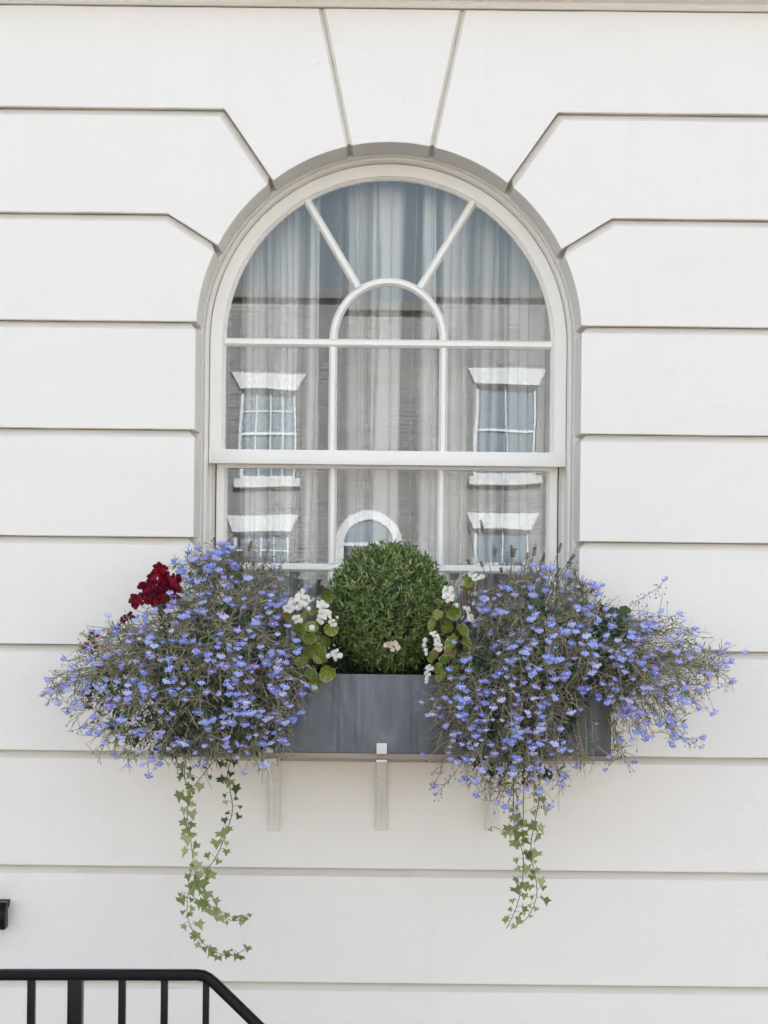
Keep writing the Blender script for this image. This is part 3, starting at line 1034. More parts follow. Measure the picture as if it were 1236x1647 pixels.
def bracket(px, label):
    """Iron shelf bracket: plate on the wall, arm under the board, upturned lip, bent strut."""
    p = W(px, 1335, -0.004)
    x = p.x
    zb = p.z
    t = thing('shelf_bracket', label, 'bracket', (x, 0, zb), 'white iron brackets under the window box')
    hw = 0.0172
    m_ = MB(); m_.box(x - hw, x + hw, -0.016, -0.004, zb, BDB - 0.008)
    m_.build('wall_plate', M['bracket'], t, bevel=0.003, smooth=40)
    fy = BY0 - 0.010
    m_ = MB()
    m_.box(x - hw + 0.001, x + hw - 0.001, fy - 0.004, -0.0005, BDB - 0.0075, BDB - 0.0012)
    m_.build('arm', M['bracket'], t, bevel=0.0015)
    zl = W(607, 1195, fy).z
    m_ = MB(); m_.box(x - 0.0155, x + 0.0155, fy - 0.0062, fy + 0.003, BZB - 0.001, zl)
    m_.build('lip', M['bracket'], t, bevel=0.003, smooth=40)
    m_ = MB()
    sx = x - 0.006
    pts = [(sx, fy + 0.02, BDB - 0.008), (sx, fy + 0.035, BDB - 0.02), (sx, fy * 0.55, BDB - 0.055), (sx, -0.075, BDB - 0.115), (sx, -0.032, zb + 0.075), (sx, -0.0215, zb + 0.05), (sx, -0.0195, zb + 0.034)]
    m_.tube(pts, 0.0068, 0.0062, 6, cap=True)
    m_.build('strut', M['bracket'], t, smooth=50)
    for zz in (zb + 0.022, zb + 0.155):
        m_ = MB()
        m_.tube([(x + 0.002, -0.0155, zz), (x + 0.002, -0.0190, zz), (x + 0.002, -0.0200, zz)], 0.0062, 0.0035, 8, cap=True)
        m_.build('bolt', M['bracket'], t, smooth=50)
    return t


bracket(441, 'white bracket half hidden by blue flowers, between the left ivy and the bare bracket')
bracket(613, 'white bracket standing clear in the middle with its square lip over the grey trough')
bracket(791, 'white bracket mostly buried behind blue flowers beside the shorter ivy')

# ------------------------------------------------------------------ iron railing and black ledge
RY = -0.92
rail = thing('iron_railing', 'black iron stair railing with a sloping handrail at the lower left', 'railing', (W(150, 1640, RY).x, RY, 0))


def rprof(mb, pts, hw, hh, depth):
    """Flattened handrail section swept along a bent line in the plane of the railing."""
    prof = [(-hh, -depth * 0.8), (-hh, depth * 0.8), (-hh * 0.2, depth), (hh * 0.6, depth * 0.75), (hh, depth * 0.3), (hh, -depth * 0.3), (hh * 0.6, -depth * 0.75), (-hh * 0.2, -depth)]
    st = []
    n_ = len(pts)
    for i, p in enumerate(pts):
        d = (pts[min(i + 1, n_ - 1)] - pts[max(i - 1, 0)])
        d = Vector((d.x, d.z)).normalized()
        st.append((p.x, p.z, -d.y, d.x))
    mb.sweep(st, [(w, RY + y) for w, y in prof])


mb = MB()
pl = [W(-420, 1567, RY), W(-100, 1567, RY), W(150, 1567, RY), W(318, 1567.5, RY), W(328, 1569, RY), W(336, 1573, RY), W(346, 1581, RY), W(420, 1653, RY), W(700, 1925, RY)]
rprof(mb, pl, 0, 0.0118, 0.022)
mb.build('handrail', M['iron'], rail, smooth=40)
mb = MB()
pl2 = [W(-420, 1840, RY), W(332, 1840, RY)]
mb.tube(pl2, 0.008, 0.008, 6, cap=True)
mb.build('bottom_rail', M['iron'], rail, smooth=40)
for px, hw in ((-95, 6), (-22, 6), (51, 6.2), (197, 5.8), (265, 5.6), (332, 5.2)):
    mb = MB()
    a = W(px, 1573, RY)
    w_ = hw * K * 0.816
    mb.box(a.x - w_, a.x + w_, RY - w_, RY + w_, 0.0, a.z)
    mb.build('baluster', M['iron'], rail, bevel=0.0025, smooth=40)
for px in (412, 480, 548):
    mb = MB()
    a = W(px, 1590 + (px - 346) * 0.975, RY)
    mb.box(a.x - 0.0085, a.x + 0.0085, RY - 0.0085, RY + 0.0085, -0.0, max(0.02, a.z))
    if a.z > 0.03:
        mb.build('baluster', M['iron'], rail, bevel=0.0025, smooth=40)
mb = MB()
a = W(122, 1573, RY)
mb.box(a.x - 0.0185, a.x + 0.0185, RY - 0.0185, RY + 0.0185, 0.0, a.z)
mb.build('post', M['iron'], rail, bevel=0.004, smooth=40)

led = thing('black_ledge', 'black moulded ledge end poking in at the left edge above the railing', 'ledge', (W(0, 1497, -0.1).x, -0.05, W(0, 1497, -0.1).z))
y0_ = -0.05
A_, B_, D_ = W(10, 1453, y0_), W(8, 1465, y0_), W(7, 1497, y0_)
mb = MB()
zt, zb = A_.z, D_.z
pr = [(-1.0, zt), (A_.x, zt), (A_.x - 0.001, zt - 0.004), (B_.x, B_.z), (-1.0, B_.z)]
n = len(pr)
pr = [(min(-1.18, x_ - 0.6) if x_ == -1.0 else x_, z_) for x_, z_ in pr]
mb.add([(x_, y0_, z_) for x_, z_ in pr] + [(x_, -0.001, z_) for x_, z_ in pr], [tuple(range(n)), tuple(range(2 * n - 1, n - 1, -1))] + [(i, (i + 1) % n, n + (i + 1) % n, n + i) for i in range(n)])
mb.build('cap', M['iron'], led, bevel=0.0015, smooth=30)
mb = MB()
mb.box(-1.75, D_.x, y0_ + 0.006, -0.001, zb, B_.z - 0.001)
mb.build('body', M['iron'], led, bevel=0.003, smooth=30)

# ------------------------------------------------------------------ plant helpers
def rnd3(r=R):
    while True:
        v = Vector((r.uniform(-1, 1), r.uniform(-1, 1), r.uniform(-1, 1)))
        if 0.05 < v.length < 1:
            return v.normalized()


def bez(p0, p1, p2, p3, n):
    out = []
    for i in range(n + 1):
        t = i / n
        a = 1 - t
        out.append(p0 * a ** 3 + p1 * (3 * a * a * t) + p2 * (3 * a * t * t) + p3 * t ** 3)
    return out


def blade(mb, base, d, n, ln, wd, mat=0, fold=0.25, droop=0.0):
    """Small pointed leaf folded along its midrib: four triangles."""
    d = d.normalized()
    s = d.cross(n)
    s = s.normalized() if s.length > 1e-4 else d.orthogonal().normalized()
    nn = s.cross(d).normalized()
    m1 = base + d * ln * 0.5 + nn * (ln * 0.05)
    tip = base + d * ln - nn * (droop * ln)
    l = base + d * ln * 0.45 + s * wd * 0.5 + nn * (wd * fold)
    r_ = base + d * ln * 0.45 - s * wd * 0.5 + nn * (wd * fold)
    mb.add([base, l, tip, r_, m1], [(0, 4, 1), (1, 4, 2), (0, 3, 4), (3, 2, 4)], mat)


def orient(d, up=Vector((0, 0, 1)), roll=0.0):
    """Rotation whose local -Y looks along d and local Z stays close to up."""
    y = (-d).normalized()
    x_ = y.cross(up)
    x_ = x_.normalized() if x_.length > 1e-3 else y.orthogonal().normalized()
    z = x_.cross(y)
    m_ = Matrix((x_, y, z)).transposed()
    return (m_ @ Matrix.Rotation(roll, 3, 'Y')).to_4x4()


def at(p, d, s=1.0, roll=0.0, up=Vector((0, 0, 1))):
    return Matrix.Translation(p) @ orient(d, up, roll) @ Matrix.Scale(s, 4)


def inside(p, poly):
    x_, y_ = p
    c = False
    n_ = len(poly)
    for i in range(n_):
        (x1, y1), (x2, y2) = poly[i], poly[(i + 1) % n_]
        if (y1 > y_) != (y2 > y_) and x_ < (x2 - x1) * (y_ - y1) / (y2 - y1) + x1:
            c = not c
    return c


def edge_dist(p, poly):
    best = 1e9
    P_ = Vector(p)
    n_ = len(poly)
    for i in range(n_):
        a, b = Vector(poly[i]), Vector(poly[(i + 1) % n_])
        t = max(0, min(1, (P_ - a).dot(b - a) / (b - a).length_squared))
        best = min(best, (P_ - a.lerp(b, t)).length)
    return best


# ------------------------------------------------------------------ lobelia
def lobelia_flower_mesh(seed):
    r = random.Random(seed)
    m_ = MB()
    hub = (0, -0.0035, 0.0035)
    k = 7
    ph = [math.radians(-105 + 210 * i / (k - 1)) for i in range(k)]
    ring1 = [(0.0066 * math.sin(a) * 1.05, -0.0085 - 0.0012 * math.cos(a), 0.0035 - 0.0042 * math.cos(a)) for a in ph]
    tips = [0.0100, 0.0125, 0.0095, 0.0128, 0.0095, 0.0125, 0.0100]
    ring2 = [(t * 1.08 * math.sin(a) * r.uniform(0.9, 1.1), -0.0070 + 0.003 * abs(math.sin(a)) + r.uniform(-0.001, 0.001), 0.0025 - t * 0.92 * math.cos(a) * r.uniform(0.9, 1.1)) for t, a in zip(tips, ph)]
    m_.add([hub] + ring1 + ring2, [(0, 1 + i, 2 + i) for i in range(k - 1)] + [(1 + i, 8 + i, 9 + i, 2 + i) for i in range(k - 1)], 0)
    for s in (-1, 1):
        t = r.uniform(0.9, 1.2)
        m_.add([(s * 0.001, -0.002, 0.004), (s * 0.0045, -0.003, 0.0062), (s * 0.0052 * t, -0.0015, 0.0105 * t), (s * 0.0018, -0.001, 0.0072)], [(0, 1, 2, 3)], 0)
    m_.add([(-0.0015, -0.0092, 0.0022), (0.0015, -0.0092, 0.0022), (0.0018, -0.0104, 0.0002), (-0.0018, -0.0104, 0.0002)], [(0, 1, 2, 3)], 1)
    m_.tube([(0, -0.0025, 0.0035), (0, 0.004, 0.002), (0, 0.010, -0.0005)], 0.0021, 0.0009, 4, mat=2)
    me = m_.mesh('flower', [M['petal'], M['eye'], M['calyx']])
    me.polygons.foreach_set('use_smooth', [i < 14 for i in range(len(me.polygons))])
    return me


FLOWERS = [lobelia_flower_mesh(i) for i in range(5)]

LEFT = [(282, 905), (318, 905), (335, 885), (355, 888), (370, 905), (402, 900), (430, 912), (458, 940), (470, 955), (462, 985), (475, 1030), (480, 1075), (502, 1108), (497, 1140), (478, 1150), (474, 1190), (468, 1222), (440, 1238), (400, 1238),
        (375, 1222), (340, 1238), (262, 1232), (230, 1238), (190, 1230), (150, 1212), (128, 1190), (104, 1150), (68, 1122), (78, 1095), (98, 1075), (110, 1050), (140, 1022), (165, 1012), (200, 1008), (235, 985), (268, 965), (290, 940), (276, 918)]
RIGHT = [(768, 965), (790, 950), (815, 930), (845, 915), (860, 905), (895, 928), (910, 915), (940, 935), (958, 962), (985, 985), (1012, 992), (1040, 1008), (1075, 998), (1102, 985), (1115, 1010), (1150, 1030), (1182, 1042), (1172, 1070), (1185, 1100), (1155, 1105), (1128, 1135),
         (1105, 1150), (1140, 1180), (1120, 1192), (1085, 1195), (1040, 1185), (1000, 1172), (985, 1160), (965, 1140), (950, 1165), (970, 1195), (1022, 1222), (1018, 1235), (975, 1225), (950, 1240), (905, 1245), (915, 1295), (885, 1290), (840, 1318), (800, 1300), (775, 1282), (730, 1262), (696, 1285),
         (693, 1268), (722, 1240), (708, 1205), (690, 1205), (678, 1145), (700, 1110), (735, 1085), (745, 1050), (758, 1010)]

plants = {}


def lobelia(key_, label, root_px):
    p = W(root_px, 1080, -0.17)
    p.z = BZT - 0.02
    t = thing('lobelia', label, 'flowering plant', p, 'blue lobelias spilling from the window box')
    plants[key_] = dict(obj=t, root=p, mb=MB(), fl=[])


lobelia('L0', 'blue lobelia reaching furthest left past the trough end, below the dark red heads', 300)
lobelia('L1', 'blue lobelia in the middle of the left mass above the long ivy', 365)
lobelia('L2', 'blue lobelia draping down beside the left white begonia', 432)
lobelia('R0', 'blue lobelia beside the right white begonia, draping low over the trough front', 765)
lobelia('R1', 'blue lobelia hanging lowest, down to the top of the shorter ivy', 840)
lobelia('R2', 'blue lobelia under the tall dry lavender heads near the right end of the trough', 915)
lobelia('R3', 'blue lobelia sprawling furthest right over the bare white wall', 968)


def pick_plant(side, x_, y_):
    if side == 'L':
        b = x_ + R.gauss(0, 18)
        return 'L0' if b < 235 else 'L1' if b < 370 else 'L2'
    b = x_ + R.gauss(0, 16)
    if y_ > 1200 and b < 920:
        return 'R1' if b > 760 else 'R0'
    return 'R0' if b < 790 else 'R1' if b < 885 else 'R2' if b < 985 else 'R3'


def depth_for(px, py, d):
    """Depth of the front of the flower mass at a picture point d pixels inside its outline."""
    bulge = math.sqrt(max(0.0, min(d / 110.0, 1.0)))
    base = -0.20 - 0.17 * max(0, min(1, (py - 930) / 150.0))
    return base - 0.20 * bulge


def grow(side, poly, n_shoots, n_fl):
    xs = [p[0] for p in poly]; ys = [p[1] for p in poly]
    cnt = 0
    spots = []
    while cnt < n_shoots:
        px, py = R.uniform(min(xs), max(xs)), R.uniform(min(ys), max(ys))
        if not inside((px, py), poly):
            continue
        if 912 < px < 988 and 1118 < py < 1212 and R.random() < 0.9:
            continue
        d = edge_dist((px, py), poly)
        cnt += 1
        pl = plants[pick_plant(side, px, py)]
        yf = depth_for(px, py, d)
        over_box = BXL < W(px, py, yf).x < BXR
        y = yf + abs(R.gauss(0, 0.05))
        if py > 1080 and over_box:
            y = min(y, BY0 - 0.022)
        T_ = W(px, py, y)
        r0 = pl['root'] + Vector((R.uniform(-0.07, 0.07), R.uniform(-0.06, 0.06), 0))
        r0.x = max(BXL + 0.02, min(BXR - 0.02, r0.x))
        d_ = T_ - r0
        top = max(r0.z, T_.z) + R.uniform(0.02, 0.07)
        p1 = Vector((r0.x + d_.x * 0.25, r0.y + d_.y * R.uniform(0.35, 0.7), top))
        out = 0.035 if T_.z < r0.z else 0.0
        p2 = Vector((r0.x + d_.x * 0.85, T_.y - out * R.uniform(0.3, 1.0), T_.z + R.uniform(0.02, 0.08) * (1 if T_.z < r0.z + 0.05 else 0.3)))
        pts = bez(r0, p1, p2, T_, 9)
        m_ = pl['mb']
        m_.tube(pts, 0.0013, 0.0007, 3)
        ctr = W((min(xs) + max(xs)) / 2, 1060, -0.15)
        outw = (T_ - ctr).normalized()
        # side twigs: thin, wiry, curling
        for k in range(R.randint(10, 16)):
            t = R.uniform(0.45, 1.0)
            i = min(8, int(t * 9))
            b = pts[i].lerp(pts[i + 1], R.random())
            dr = (rnd3() + outw * 0.7 + Vector((0, -0.35, R.uniform(-0.5, 0.35)))).normalized()
            ln = R.uniform(0.02, 0.055)
            bend = rnd3() * ln * 0.45
            q1 = b + dr * ln * 0.5 + bend * 0.6
            q2 = b + dr * ln + bend - Vector((0, 0, ln * R.uniform(-0.15, 0.4)))
            if over_box and q2.z < BZT + 0.01 and q2.y > BY0 - 0.01:
                q2.y = BY0 - 0.012; q1.y = min(q1.y, BY0 - 0.008)
            m_.tube(bez(b, q1, q1.lerp(q2, 0.6), q2, 3), 0.0010, 0.0006, 3)
            u = R.random()
            if u < 0.22:
                m_.tube([q2, q2 + (q2 - q1).normalized() * 0.0035, q2 + (q2 - q1).normalized() * 0.007], 0.0021, 0.0008, 4, mat=2)
            elif u < 0.85:
                m_tmp = rnd3()
                blade(m_, q1, (dr + m_tmp * 0.9).normalized(), rnd3(), R.uniform(0.010, 0.022), R.uniform(0.0022, 0.0042), 1)
            spots.append((q2, (q2 - q1).normalized(), pl, px, py, q2.y - yf, d))
        for k in range(R.randint(8, 13)):
            i = R.randint(1, 8)
            blade(m_, pts[i], (rnd3() + Vector((0, -0.3, 0.1))).normalized(), rnd3(), R.uniform(0.014, 0.030), R.uniform(0.003, 0.007), 1)
    # flowers near the front of the mass
    R.shuffle(spots)
    spots.sort(key=lambda s: s[5] + R.gauss(0, 0.035))
    kept = []
    for q, dr, pl, px, py, dep, d in spots:
        if len(kept) >= n_fl:
            break
        if any((q - o).length < 0.011 for o in kept):
            continue
        kept.append(q)
        pl['fl'].append((q, dr))


grow('L', LEFT, 480, 490)
grow('R', RIGHT, 520, 540)


# thin single stalks that stand out from the masses
def stalk(key_, pts, flower=True, seeds=0):
    pl = plants[key_]
    P_ = [W(*p) for p in pts]
    pl['mb'].tube(P_, 0.0012, 0.0008, 3)
    for k in range(seeds):
        t = R.uniform(0.2, 1) * (len(P_) - 1)
        i = min(int(t), len(P_) - 2)
        b = P_[i].lerp(P_[i + 1], t - i)
        e = b + Vector((R.uniform(-0.014, 0.014), R.uniform(-0.01, 0.01), R.uniform(-0.028, 0.012)))
        pl['mb'].tube([b, e], 0.00035, 0.0003, 3)
        pl['mb'].tube([e, e + Vector((0, 0, -0.003)), e + Vector((0, 0, -0.0055))], 0.0017, 0.0008, 4, mat=2)
    if flower:
        for k in range(2):
            pl['fl'].append((P_[-1] + Vector((R.uniform(-0.008, 0.008), -0.004, R.uniform(-0.006, 0.008))), (P_[-1] - P_[-2]).normalized()))


stalk('R3', [(995, 990, -0.22), (1020, 970, -0.24), (1045, 955, -0.25), (1062, 944, -0.26), (1069, 932, -0.26)], True, 26)
stalk('R3', [(1010, 982, -0.22), (1035, 983, -0.25), (1058, 989, -0.27)], False, 3)
stalk('R3', [(1070, 1010, -0.25), (1088, 1000, -0.27), (1093, 990, -0.28)], True, 4)
stalk('R3', [(1130, 1060, -0.28), (1150, 1048, -0.28), (1170, 1040, -0.27)], True, 5)
stalk('R3', [(1120, 1120, -0.28), (1150, 1110, -0.28), (1178, 1098, -0.27)], True, 6)
stalk('R3', [(1060, 1175, -0.3), (1100, 1190, -0.31), (1132, 1186, -0.31)], True, 8)
stalk('R2', [(960, 1200, -0.36), (990, 1222, -0.36), (1018, 1228, -0.35)], True, 8)
stalk('R1', [(745, 1225, -0.38), (722, 1256, -0.38), (702, 1276, -0.37)], True, 9)
stalk('R1', [(735, 1240, -0.38), (715, 1262, -0.38), (700, 1262, -0.37)], True, 6)
stalk('L0', [(130, 1085, -0.28), (100, 1100, -0.27), (72, 1118, -0.26)], True, 10)
stalk('L0', [(135, 1075, -0.28), (108, 1085, -0.27), (78, 1092, -0.26)], True, 8)
stalk('L0', [(140, 1055, -0.27), (115, 1062, -0.26), (100, 1063, -0.26)], True, 6)
stalk('L1', [(310, 960, -0.2), (295, 925, -0.2), (282, 905, -0.2)], True, 6)
stalk('L1', [(340, 930, -0.2), (338, 905, -0.2), (335, 893, -0.2)], True, 6)
stalk('R1', [(760, 980, -0.2), (752, 950, -0.2), (750, 928, -0.2)], True, 0)
stalk('L2', [(470, 990, -0.2), (488, 965, -0.2), (494, 948, -0.2)], True, 0)

for k_, pl in plants.items():
    # darker leaves low in the plant
    o = pl['mb'].build('foliage', [M['twig'], M['twigleaf'], M['bud']], pl['obj'], fix=False)
    o['kind'] = 'stuff'
    n_f = 0
    for q, dr in pl['fl']:
        n_f += 1
        if n_f > 298:
            break
        fd = (dr * 0.55 + Vector((R.gauss(0, 0.3), -0.95, R.gauss(0.12, 0.22)))).normalized()
        link('flower', FLOWERS[R.randrange(len(FLOWERS))], pl['obj'], at(q, fd, R.choice([R.uniform(0.55, 0.85), R.uniform(0.85, 1.2)]), R.gauss(0, 0.3)))

# low green leaves among the flowers: ground cover on the soil and over its edge
mb = MB()


def clump(poly, n_, ysh=0.0, size=(0.018, 0.04)):
    xs = [p[0] for p in poly]; ys = [p[1] for p in poly]
    c = 0
    while c < n_:
        px, py = R.uniform(min(xs), max(xs)), R.uniform(min(ys), max(ys))
        if not inside((px, py), poly):
            continue
        c += 1
        d = edge_dist((px, py), poly)
        y = depth_for(px, py, d) + 0.03 + ysh + R.uniform(0, 0.07)
        p = W(px, py, y)
        if py > 1080 and BXL - 0.02 < p.x < BXR + 0.02 and p.y > BY0 - 0.02:
            p = W(px, py, BY0 - R.uniform(0.012, 0.03))
        d_ = (Vector((R.gauss(0, 0.7), -0.6, R.gauss(-0.1, 0.6)))).normalized()
        blade(mb, p, d_, Vector((R.gauss(0, 0.4), -1, 0.6)), R.uniform(*size), R.uniform(0.006, 0.015), 0, 0.15, 0.2)


IN_L = [(215, 1030), (300, 985), (400, 960), (450, 975), (470, 1060), (480, 1100), (455, 1195), (400, 1215), (250, 1210), (190, 1190), (140, 1140), (150, 1080)]
IN_R = [(775, 990), (880, 960), (960, 990), (1010, 1010), (1050, 1060), (1020, 1120), (950, 1110), (905, 1200), (880, 1255), (800, 1265), (740, 1220), (715, 1150), (750, 1090)]
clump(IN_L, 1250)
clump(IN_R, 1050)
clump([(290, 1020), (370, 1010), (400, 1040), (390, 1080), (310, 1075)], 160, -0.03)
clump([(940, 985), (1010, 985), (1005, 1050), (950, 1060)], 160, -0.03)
clump([(740, 1060), (790, 1050), (800, 1110), (750, 1130)], 110, -0.03)
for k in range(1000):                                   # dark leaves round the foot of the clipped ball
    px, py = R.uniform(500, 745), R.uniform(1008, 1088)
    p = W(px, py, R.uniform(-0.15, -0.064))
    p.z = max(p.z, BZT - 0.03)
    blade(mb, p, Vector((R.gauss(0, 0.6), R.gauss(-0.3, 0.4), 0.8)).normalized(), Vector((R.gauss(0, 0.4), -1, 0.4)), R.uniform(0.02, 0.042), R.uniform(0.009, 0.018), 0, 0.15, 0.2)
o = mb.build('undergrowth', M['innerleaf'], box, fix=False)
o['kind'] = 'stuff'

# ------------------------------------------------------------------ clipped ball
bc = W(624, 975, -0.17)
BR = 0.181
ball = thing('box_ball', 'round clipped green shrub in the middle of the trough before the window', 'shrub', (bc.x, bc.y, BZT - 0.02))
mb = MB()
mb.tube([(bc.x, bc.y, BZT - 0.03), (bc.x + 0.005, bc.y, bc.z - 0.05), (bc.x - 0.003, bc.y + 0.004, bc.z + 0.04)], 0.012, 0.006, 7)
for k in range(90):
    d = rnd3()
    e = bc + d * BR * 0.86
    mb.tube([bc + Vector((0, 0, -0.05)) + d * 0.02, bc + d * BR * 0.5 + Vector((0, 0, -0.01)), e], 0.0022, 0.0011, 3)
mb.build('stem', M['wood'], ball, fix=False)
mb = MB()
n_s = 950
for k in range(n_s):
    z = 1 - 2 * (k + 0.5) / n_s
    th = k * 2.399963
    rr_ = math.sqrt(max(0, 1 - z * z))
    d = Vector((rr_ * math.cos(th), rr_ * math.sin(th), z)) + rnd3() * 0.07
    d.normalize()
    rad = BR * (1 + 0.045 * noise.noise(d * 3.1) + R.gauss(0, 0.034))
    if R.random() < 0.05:
        rad += R.uniform(0.006, 0.016)
    tip = bc + d * rad
    if tip.z < BZT - 0.018:
        continue
    grow_d = (d * 0.8 + Vector((0, 0, 0.75)) + rnd3() * 0.35).normalized()
    ln = R.uniform(0.028, 0.042)
    base = tip - grow_d * ln
    for lv in range(4):
        b = base + grow_d * ln * (lv / 4.0 + 0.1)
        a0 = R.uniform(0, PI)
        for s in range(2 if lv < 3 else 3):
            s_dir = grow_d.orthogonal().normalized()
            s_dir = Matrix.Rotation(a0 + s * (PI if lv < 3 else 2.1) + lv * PI / 2, 3, grow_d) @ s_dir
            up_ = 0.75 if lv < 3 else 1.5
            ld = (s_dir + grow_d * up_).normalized()
            blade(mb, b, ld, (grow_d - s_dir * 0.5), R.uniform(0.018, 0.030), R.uniform(0.0052, 0.0085), 0, 0.18, 0.08)
# inner leaves that close the crown
for k in range(2600):
    d = rnd3()
    p = bc + d * BR * R.uniform(0.6, 0.93)
    if p.z < BZT - 0.01:
        continue
    blade(mb, p, (d + rnd3() * 0.8).normalized(), rnd3(), R.uniform(0.016, 0.026), R.uniform(0.006, 0.009), 0, 0.15, 0.1)
o = mb.build('foliage', M['box'], ball, fix=False)
o['kind'] = 'stuff'

# ------------------------------------------------------------------ begonias
def begonia_leaf_mesh(seed):
    r = random.Random(seed)
    m_ = MB()
    n_ = 14
    # blade in the XZ plane, hanging from its stalk at the top
    rim_in, rim_out = [], []
    for i in range(n_):
        a = 2 * PI * i / n_
        rad = 1.0 + 0.06 * math.sin(2 * a + r.uniform(0, 6)) + r.uniform(-0.03, 0.03)
        if i == 0:
            rad *= 0.72
        x_, z_ = math.sin(a) * rad * 0.95, math.cos(a) * rad
        cup = 0.24 * (x_ * x_ + z_ * z_) * 0.8
        rim_in.append((x_ * 0.94, -cup * 0.86 + 0.03 * r.uniform(-1, 1), z_ * 0.94))
        rim_out.append((x_, -cup, z_))
    mid = [(p[0] * 0.5, p[1] * 0.25 + (0.05 if i % 2 else 0.0), p[2] * 0.5) for i, p in enumerate(rim_in)]
    m_.add([(0, 0, 0.1)] + mid, [(0, 1 + i, 1 + (i + 1) % n_) for i in range(n_)], 0)
    m_.add(mid + rim_in, [(i, n_ + i, n_ + (i + 1) % n_, (i + 1) % n_) for i in range(n_)], 0)
    m_.add(rim_in + rim_out, [(i, n_ + i, n_ + (i + 1) % n_, (i + 1) % n_) for i in range(n_)], 1)
    return m_.mesh('leaf', [M['begonia'], M['begoniarim']], 179)


def begonia_flower_mesh(seed):
    r = random.Random(seed)
    m_ = MB()
    for i, (a, ln, wd) in enumerate([(0, 1, 1.1), (PI, 1, 1.1), (PI / 2, 0.9, 0.6), (-PI / 2, 0.9, 0.6), (0.7, 0.8, 0.7), (3.9, 0.8, 0.7)]):
        a += r.uniform(-0.2, 0.2)
        rot = Matrix.Rotation(a, 3, 'Y')
        l = ln * r.uniform(0.9, 1.1)
        lift = 0.12 if i < 2 else 0.3
        vv = [Vector((0, -0.1, 0)), Vector((-wd * 0.42, -lift, l * 0.45)), Vector((-wd * 0.38, -lift * 0.6, l * 0.85)), Vector((0, -lift * 0.3, l)), Vector((wd * 0.38, -lift * 0.6, l * 0.85)), Vector((wd * 0.42, -lift, l * 0.45)), Vector((0, -lift - 0.12, l * 0.6))]
        m_.add([rot @ v for v in vv], [(0, 6, 1), (1, 6, 2), (2, 6, 3), (3, 6, 4), (4, 6, 5), (5, 6, 0)], 0)
    for k in range(5):
        a = k * 1.257
        p = Vector((math.sin(a) * 0.12, -0.25, math.cos(a) * 0.12))
        m_.tube([p, p + Vector((0, -0.18, 0))], 0.07, 0.05, 4, mat=1, cap=True)
    return m_.mesh('flower', [M['white_petal'], M['yellow']], 60)


def bud_mesh():
    m_ = MB()
    n_ = 7
    for j, (z_, r_) in enumerate([(0.9, 0.15), (0.5, 0.7), (0, 0.9), (-0.5, 0.7), (-0.9, 0.15)]):
        for i in range(n_):
            a = 2 * PI * i / n_
            m_.v.append((math.cos(a) * r_, math.sin(a) * r_ * 0.6, z_))
    for j in range(4):
        for i in range(n_):
            m_.f.append((j * n_ + i, j * n_ + (i + 1) % n_, (j + 1) * n_ + (i + 1) % n_, (j + 1) * n_ + i)); m_.m.append(0)
    return m_.mesh('bud', M['white_petal'], 60)


BLEAF = [begonia_leaf_mesh(i) for i in range(4)]
BFLOW = [begonia_flower_mesh(i) for i in range(4)]
BBUD = bud_mesh()


def begonia(label, rootpx, leaves, flowers, buds):
    root = W(rootpx, 1085, -0.24); root.z = BZT - 0.02
    t = thing('begonia', label, 'begonia', root, 'white begonias either side of the ball')
    m_ = MB()
    main = W(rootpx, 1020, -0.27)
    m_.tube([root, root.lerp(main, 0.5) + Vector((0.004, 0, 0)), main], 0.0042, 0.003, 5)
    for (px, py, r_, y, tilt) in leaves:
        p = W(px, py, y)
        d = Vector((R.gauss(0, 0.5) + (px - rootpx) * 0.006, -1, 0.55 + tilt + R.gauss(0, 0.4))).normalized()
        mw = at(p, d, r_ * K * 0.93, R.gauss(0, 0.5))
        link('leaf', BLEAF[R.randrange(4)], t, mw @ Matrix.Diagonal((R.uniform(0.7, 1.15), R.uniform(0.8, 2.6), R.uniform(0.85, 1.15), 1)))
        q = root.lerp(main, R.uniform(0.1, 0.9))
        e = p + Vector((0, 0.004, 0))
        m_.tube(bez(q, q.lerp(e, 0.3) + Vector((0, -0.01, 0.015)), q.lerp(e, 0.8) + Vector((0, 0.012, 0.008)), e, 4), 0.0018, 0.0014, 4)
    for (px, py, r_, y) in flowers:
        p = W(px, py, y)
        d = Vector((R.gauss(0, 0.35), -1, 0.35 + R.gauss(0, 0.25))).normalized()
        link('flower', BFLOW[R.randrange(4)], t, at(p, d, r_ * K * 1.08, R.uniform(0, 3)))
        q = root.lerp(main, R.uniform(0.4, 1))
        m_.tube(bez(q, q.lerp(p, 0.4) + Vector((0, 0.01, 0.02)), q.lerp(p, 0.8) + Vector((0, 0.012, 0)), p + Vector((0, 0.003, 0)), 4), 0.0013, 0.0009, 4)
    for (px, py, r_, y) in buds:
        p = W(px, py, y)
        link('bud', BBUD, t, at(p, Vector((R.gauss(0, 0.4), -1, 0.1)), r_ * K * 0.93, R.uniform(-1, 1)))
        m_.tube([p + Vector((0, 0.002, r_ * K * 0.5)), p + Vector((R.uniform(-0.01, 0.01), 0.02, 0.015))], 0.0008, 0.0008, 3)
    m_.build('stem', M['begoniastem'], t, fix=False)


